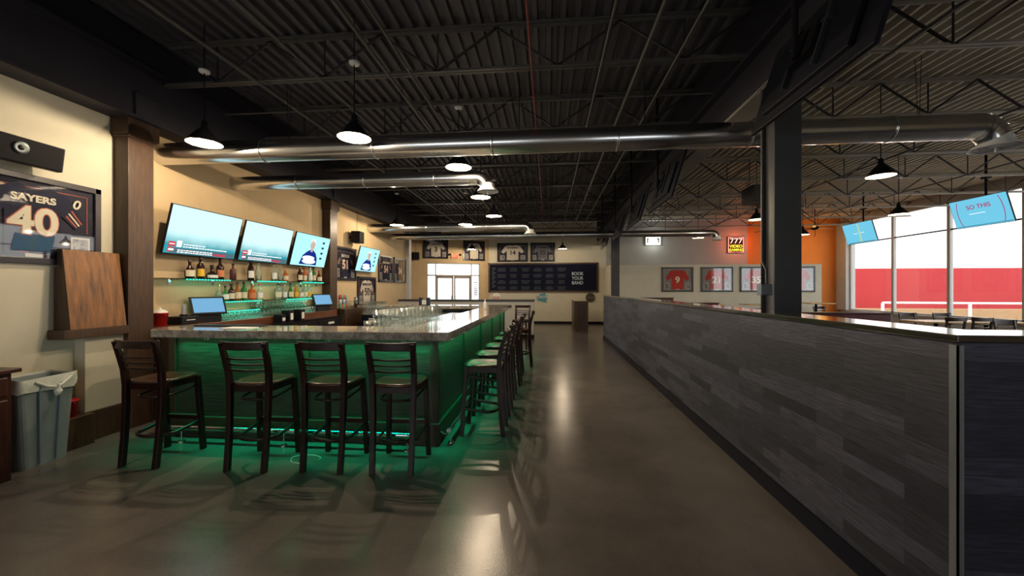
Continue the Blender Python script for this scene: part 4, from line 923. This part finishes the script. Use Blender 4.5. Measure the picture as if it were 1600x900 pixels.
E_NR = emis('red_neon', (1, .22, .16), 2.4); E_NY = emis('yellow_neon', (1, .75, .05), 1.6)
q = MB(); q.tube([(-.3, -.02, -.31), (.3, -.02, -.31), (.3, -.02, .31), (-.3, -.02, .31)], .02, 8, closed=True); q.obj('neon_border', E_NR, t)
text('777', .30, emis('pink_white_neon', (1, .62, .5), 1.5), t, (0, -.03, .15), bold=.002, sx=1.15)
text('VIDEO', .17, E_NY, t, (0, -.03, -.07), bold=.003, sx=1.05); text('GAMING', .14, E_NY, t, (0, -.03, -.22), bold=.003, sx=1.05)
def plight(loc, e_, c, r=.15):
    d = bpy.data.lights.new('neon_glow_light', 'POINT'); d.energy = e_; d.color = c; d.shadow_soft_size = r
    o = bpy.data.objects.new('neon_glow_light', d); COL.objects.link(o); o.location = loc; return o
plight((7.87, 17.1, 3.45), 26, (1, .16, .05)); plight((4.47, 17.1, 3.5), 9, (.9, 1, .95)); plight((10.6, 16.4, 3.3), 18, (1, .55, .12))

# host stand
t = thing('host_stand', 'dark wooden host stand standing on the floor in front of the back wall', 'host stand', (1.19, 14.4, 0))
q = MB(); q.box(-.24, .24, 0, .45, 0, 1.06); q.obj('body', DARKWOOD, t, bevel=.006)
q = MB(); q.box(-.15, .15, -.012, 0, .08, 1.0); q.obj('front_panel', mat('inner_panel_wood', (.03, .016, .012), .4, var=.3), t, bevel=.004)
q = MB(); q.box(-.26, .26, -.02, .47, 1.06, 1.09); q.obj('top', DARKWOOD, t, bevel=.004)
q = MB(); q.box(.93-1.19, .945-1.19, .1, 1.6, 0, 1.1); q.obj('side_screen', DARKWOOD, t)
# plant on the bump-out
t = thing('potted_plant', 'small dark leafy plant on top of the cream wall beside the far steel column', 'plant', (2.60, 16.15, 2.49))
q = MB(); q.lathe([(.001, 0), (.07, 0), (.09, .14), (.095, .14)], 14, cap=False); q.obj('pot', TERRA, t)
q = MB(); rnd = random.Random(2)
for k in range(60):
    a = rnd.uniform(0, 2*pi); l = rnd.uniform(.1, .30); zz = .14+rnd.uniform(.05, .35); c_ = Vector((cos(a)*l*.7, sin(a)*l*.7, zz)); d_ = Vector((cos(a), sin(a), rnd.uniform(-.2, .6))).normalized(); u_ = d_.cross(Vector((0, 0, 1))).normalized()
    q.add([c_-d_*.05, c_+u_*.025, c_+d_*.07, c_-u_*.025], [(0, 1, 2, 3)])
    if k % 6 == 0: q.tube([(0, 0, .12), c_*.6+Vector((0, 0, .08)), c_], .004, 5)
q.obj('foliage', LEAF, t)

# speakers
def speaker(loc, rz, w, d, h, label, rx=0, horn=False, wire=0):
    t = thing('speaker', label, 'speaker', loc, rz, rx=rx)
    q = MB(); q.prism([(-w/2, 0), (w/2, 0), (w*.42, -d), (-w*.42, -d)], -h/2, h/2); q.obj('cabinet', BLACK, t, bevel=.008)
    q = MB(); q.prism([(-w*.40, -d), (w*.40, -d), (w*.40, -d-.006), (-w*.40, -d-.006)], -h*.46, h*.46); q.obj('grille', BLACKM, t)
    if horn:
        R_ = Matrix.Rotation(radians(90), 4, 'X')
        q = MB(); q.lathe([(.028, 0), (.05, .0), (.052, .012), (.03, .006)], 24, (0, -d-.004, .02), R_); q.obj('tweeter_ring', mat('pale_metal_ring', (.13, .16, .17), .4, metal=.5), t)
        q = MB(); q.lathe([(.001, .012), (.02, .006), (.03, .0)], 18, (0, -d-.006, .02), R_); q.obj('tweeter_dome', BLACK, t)
    if wire:
        q = MB(); q.tube([(0, -d*.4, h/2), (0, -d*.4, h/2+wire)], .004, 6); q.obj('hanging_wire', BLACKM, t)
    q = MB(); q.box(-.04, .04, -.02, .10, -.03, .03); q.obj('mount', BLACKM, t)
speaker((-4.64, 2.97, 2.76), HL, .74, .13, .22, 'wide black wall speaker with a round tweeter above the number 40 jersey', rx=radians(8), horn=True)
speaker((-4.70, 9.15, 2.79), HL, .28, .2, .28, 'small black speaker hanging above the number 51 jersey', wire=.7)
speaker(on_dw(.18, 2.93, -.03), ang+radians(12), .3, .2, .32, 'small black speaker on the wall left of the entrance doors', wire=.8)

# ================================================================ LEFT FOREGROUND
q = MB(); q.box(-4.78, -4.59, 3.34, 3.915, 1.06, 1.15); q.obj('wall_ledge', DARKWOOD, bevel=.005, label='thick dark wooden ledge on the left wall beside the first wood column', cat='ledge')
t = thing('slanted_board', 'slanted oak veneer board leaning on the dark wooden ledge', 'board', (-4.7, 3.6, 1.15))
q = MB(); q.prism([(-4.77, 1.15), (-4.60, 1.15), (-4.69, 1.935), (-4.735, 1.935), (-4.735, 1.76), (-4.77, 1.76)], 3.385, 3.90, 'y'); bd = q.obj('case', DARKWOOD, t, True, bevel=.003)
M = Matrix.Rotation(atan((4.69-4.60)/.785), 4, 'Y')
q = MB(); q.add([(-4.598, 3.39, 1.152), (-4.598, 3.895, 1.152), (-4.689, 3.895, 1.932), (-4.689, 3.39, 1.932), (-4.592, 3.39, 1.152), (-4.592, 3.895, 1.152), (-4.682, 3.895, 1.932), (-4.682, 3.39, 1.932)], [(3, 2, 1, 0), (4, 5, 6, 7), (0, 1, 5, 4), (1, 2, 6, 5), (2, 3, 7, 6), (3, 0, 4, 7)])
q.obj('oak_face', OAK, t, True)
CABW = mat('red_brown_cabinet_wood', (.055, .016, .011), .35, var=.3, scale=6, stretch=(6, 6, .8))
t = thing('service_cabinet', 'dark wooden service cabinet at the left edge, left of the grey bin', 'cabinet', (-4.5, 2.4, 0))
q = MB(); q.box(-4.77, -4.33, 1.7, 2.80, 0, .87); q.obj('body', CABW, t, True, bevel=.004)
q = MB(); q.box(-4.77, -4.29, 1.68, 2.84, .87, .905); q.obj('worktop', CABW, t, True, bevel=.006)
for y in (1.74, 2.27):
    q = MB(); q.box(-4.33, -4.31, y, y+.50, .10, .66); dd = q.obj('door', CABW, t, True, bevel=.008)
    q = MB(); q.tube([(-4.295, y+.25, .6), (-4.295, y+.25, .5)], .008, 8); q.obj('handle', BLACKM, dd)
    q = MB(); q.box(-4.33, -4.31, y, y+.50, .69, .84); q.obj('drawer', CABW, t, True, bevel=.008)
# grey bin
t = thing('trash_bin', 'tall slim grey plastic trash bin with a knotted clear liner beside the service cabinet', 'trash bin', (-4.56, 3.10, 0), radians(4))
def slab(w0, d0_, z0, w1, d1_, z1, th=.006):
    vs = []
    for (w_, d_, z_) in ((w0, d0_, z0), (w1, d1_, z1)):
        r_ = .04
        for cx, cy, a0 in ((1, 1, 0), (-1, 1, 90), (-1, -1, 180), (1, -1, 270)):
            for k in range(4):
                a = radians(a0+30*k); vs.append((cx*(w_-r_)+r_*cos(a), cy*(d_-r_)+r_*sin(a), z_))
    return vs
q = MB(); n_ = 16; vs = slab(.115, .17, 0, .135, .215, .74)+slab(.143, .223, .742, .143, .223, .762)+slab(.132, .212, .762, .108, .163, .02)
q.add(vs, [(i*n_+k, i*n_+(k+1) % n_, (i+1)*n_+(k+1) % n_, (i+1)*n_+k) for i in range(5) for k in range(n_)]+[tuple(range(n_))[::-1], tuple(5*n_+k for k in range(n_))]); q.obj('body', GREYBIN, t)
q = MB(); q.beam((.117, .06, .02), (.138, .08, .70), .012, .03); q.beam((.117, -.06, .02), (.138, -.08, .70), .012, .03); q.obj('rib', mat('bluish_rib', (.17, .23, .29), .4), t)
q = MB(); vs = slab(.149, .229, .775, .149, .229, .765)+slab(.151, .231, .70, .147, .226, .66); rnd = random.Random(4)
vs = [(x_+rnd.uniform(-.004, .004), y_+rnd.uniform(-.004, .004), z_+(rnd.uniform(-.03, .012) if i >= 48 else rnd.uniform(-.004, .01))) for i, (x_, y_, z_) in enumerate(vs)]
q.add(vs, [(i*n_+k, i*n_+(k+1) % n_, (i+1)*n_+(k+1) % n_, (i+1)*n_+k) for i in range(3) for k in range(n_)], True); bg_ = q.obj('liner', BAGM, t)
q = MB(); q.lathe([(.012, .07), (.016, .055), (.012, .045), (.03, .02), (.022, -.01), (.006, -.03)], 10, (.175, .03, .62), Matrix.Rotation(radians(-12), 4, 'X')); q.tube([(.155, .16, .745), (.165, .08, .69), (.172, .035, .675)], .012, 8); q.tube([(.155, -.12, .745), (.165, -.04, .69), (.172, .02, .675)], .012, 8); q.obj('liner_knot', BAGM, bg_)

# ================================================================ DINING SIDE
def make_chair():
    t = thing('dining_chair', '', 'chair')
    q = MB(); q.box(-.21, .21, -.20, .21, .44, .465); q.obj('seat', CHAIRW, t, bevel=.012)
    for s_ in (-1, 1):
        q = MB(); q.beam((s_*.19, .19, 0), (s_*.18, .18, .44), .035); q.obj('leg', CHAIRW, t)
        q = MB(); q.beam((s_*.18, -.22, 0), (s_*.18, -.19, .45), .035); q.beam((s_*.18, -.19, .45), (s_*.19, -.25, .88), .032); q.obj('leg', CHAIRW, t)
    def arc(z0, z1, wd, bow, y_):
        vs = []; fs = []; N = 9
        for i in range(N):
            u = -1+2*i/(N-1); yy = y_-bow*(1-u*u)
            vs += [(u*wd, yy-.011, z0), (u*wd, yy+.011, z0), (u*wd*1.03, yy+.011, z1+.012*u*u), (u*wd*1.03, yy-.011, z1+.012*u*u)]
        for i in range(N-1):
            for k in range(4): fs.append((i*4+k, i*4+(k+1) % 4, i*4+4+(k+1) % 4, i*4+4+k))
        fs += [(3, 2, 1, 0), tuple(len(vs)-4+k for k in range(4))]; r_ = MB(); r_.add(vs, fs); return r_
    arc(.80, .885, .22, .05, -.24).obj('crest_rail', CHAIRW, t)
    for zz in (.72, .64, .56): arc(zz, zz+.02, .175, .035, -.19-.1*(zz-.5)).obj('back_slat', CHAIRW, t)
    q = MB(); q.beam((-.18, 0, .2), (.18, 0, .2), .02); q.beam((-.185, -.2, .2), (-.185, .18, .2), .02); q.beam((.185, -.2, .2), (.185, .18, .2), .02); q.obj('stretcher', CHAIRW, t)
    return t
def make_table(w_, d_, z_=.75, label='', rnd_=False, loc=(0, 0, 0), grp=None):
    t = thing('dining_table', label, 'table', loc, group=grp)
    q = MB()
    if rnd_: q.lathe([(.001, z_-.035), (w_/2, z_-.035), (w_/2, z_), (.001, z_)], 32)
    else: q.box(-w_/2, w_/2, -d_/2, d_/2, z_-.035, z_)
    q.obj('tabletop', TABLEW, t, bevel=.006)
    q = MB(); q.tube([(0, 0, .03), (0, 0, z_-.035)], .038, 12); q.obj('pedestal', BLACKM, t)
    q = MB(); q.box(-.28, .28, -.035, .035, 0, .035); q.box(-.035, .035, -.28, .28, 0, .035); q.obj('base', BLACKM, t, bevel=.006)
    q = MB(); q.box(-.2, .2, -.2, .2, z_-.05, z_-.035); q.obj('top_plate', BLACKM, t)
    return t
gt = 'maple-topped dining tables'
make_table(1.12, .7, label='maple-topped dining table by the windows, with a chair standing on its near side', loc=(9.62, 10.75, 0), grp=gt)
make_table(1.12, .7, label='maple-topped dining table by the windows, pushed against its twin on the right', loc=(10.75, 10.75, 0), grp=gt)
make_table(1.3, .7, label='maple-topped dining table nearest to the camera at the right edge', loc=(10.05, 8.35, 0), grp=gt)
make_table(.8, .8, 1.05, 'high maple-topped table in front of the right end of the cream dining wall', loc=(9.45, 14.9, 0), grp=gt)
make_table(1.3, .7, 1.0, 'maple-topped table in front of the framed jerseys, left of the near steel column', loc=(7.6, 14.8, 0), grp=gt)
make_table(.9, .7, 1.0, 'small maple-topped table at the end of the burgundy booth by the cream wall', loc=(5.75, 14.9, 0), grp=gt)
ch = make_chair()
for i, (x, y, r, lb) in enumerate([(9.29, 10.15, 0, 'dark dining chair backing the camera, left one of the near pair at the window tables'), (9.84, 10.15, 0, 'dark dining chair backing the camera, right one of the near pair at the window tables'),
        (9.75, 11.45, pi, 'dark dining chair behind the window tables, left one of the far pair'), (10.6, 11.45, pi, 'dark dining chair behind the window tables, right one of the far pair'),
        (9.6, 9.0, pi, 'dark dining chair behind the nearest dining table at the right edge'), (11.0, 10.15, 0, 'dark dining chair at the right end of the window tables'),
        (7.3, 14.2, 0, 'dark dining chair before the table left of the near column'), (10.0, 15.35, pi, 'dark chair beside the high table at the end of the cream wall')]):
    c = ch if i == 0 else copy_tree(ch); c.location = (x, y, 0); c.rotation_euler = (0, 0, r); c['label'] = lb; c['group'] = 'dark ladder-back dining chairs'
def booth(x0, x1, y0, z_, label, m=BURG, face=1):
    t = thing('booth_bench', label, 'booth', ((x0+x1)/2, y0, 0), group='booth benches')
    q = MB(); q.box(x0, x1, y0, y0+.10, 0, z_-.03); q.obj('backrest', m, t, True, bevel=.02)
    q = MB(); q.box(x0-.02, x1+.02, y0-.02, y0+.12, z_-.03, z_); q.obj('cap_rail', mat('brown_cap_rail', (.10, .055, .035), .35, var=.2), t, True, bevel=.006)
    q = MB(); q.box(x0+.02, x1-.02, y0+.10*face, y0+.10*face+.48, .36, .47); q.obj('seat', m, t, True, bevel=.02)
    q = MB(); q.box(x0+.04, x1-.04, y0+.12, y0+.52, 0, .36); q.obj('base', BLACKM, t, True)
booth(4.6, 6.85, 8.55, 1.07, 'long burgundy booth bench with grey rail in the middle of the dining side')
booth(3.2, 4.35, 14.2, 1.24, 'brown-topped booth bench at the left end of the cream wall', mat('brown_vinyl', (.09, .05, .03), .5))
booth(3.9, 5.2, 12.6, 1.12, 'burgundy booth bench in front of the leftmost red jersey')
booth(4.0, 6.2, 10.9, 1.02, 'dark burgundy booth bench between the column and the far booths')
# ceiling fan and unit heater
t = thing('ceiling_fan', 'black ceiling fan with thin blades in front of the orange wall', 'ceiling fan', (9.6, 15.2, 3.75))
q = MB(); q.lathe([(.001, .06), (.10, .05), (.13, 0), (.09, -.06), (.001, -.08)], 18); q.obj('motor', BLACKM, t)
q = MB(); q.tube([(0, 0, .05), (0, 0, .7)], .015, 8); q.obj('downrod', BLACKM, t)
for k in range(5):
    a = 2*pi*k/5+.3; R_ = Matrix.Rotation(a, 4, 'Z'); q = MB(); q.box(.12, .78, -.055, .055, -.012, -.004, R_ @ Matrix.Rotation(radians(8), 4, 'X')); q.obj('blade', CHAIRW, t)
q = MB(); q.tube([(0, 0, -.08), (.02, .0, -.2), (-.01, 0, -.32)], .01, 6); q.obj('pull_chain', BLACKM, t)
t = thing('unit_heater', 'dark box heater hanging under the joists left of the near steel column', 'heater', (4.6, 9.0, 3.55))
q = MB(); q.box(-.3, .3, -.25, .25, -.15, .2); q.obj('case', mat('dark_heater_steel', (.04, .035, .035), .45), t, bevel=.01)
for s_ in (-1, 1):
    q = MB(); q.tube([(s_*.25, 0, .2), (s_*.25, 0, .91)], .008, 6); q.obj('hanger', BLACKM, t)
q = MB(); 
for k in range(6): q.box(-.26, .26, -.262, -.25, -.11+.05*k, -.095+.05*k)
q.obj('louvre', JOIST, t)
# thin cable on the floor by the near stools
q = MB(); q.tube([(-2.2+.13*cos(a)*(1+.1*sin(3*a)), 3.38+.09*sin(a), .006) for a in [2*pi*k/24 for k in range(20)]], .003, 6); q.obj('cable_loop', WHITEP, label='thin pale loop of cable lying on the floor between the second and third stool', cat='cable')
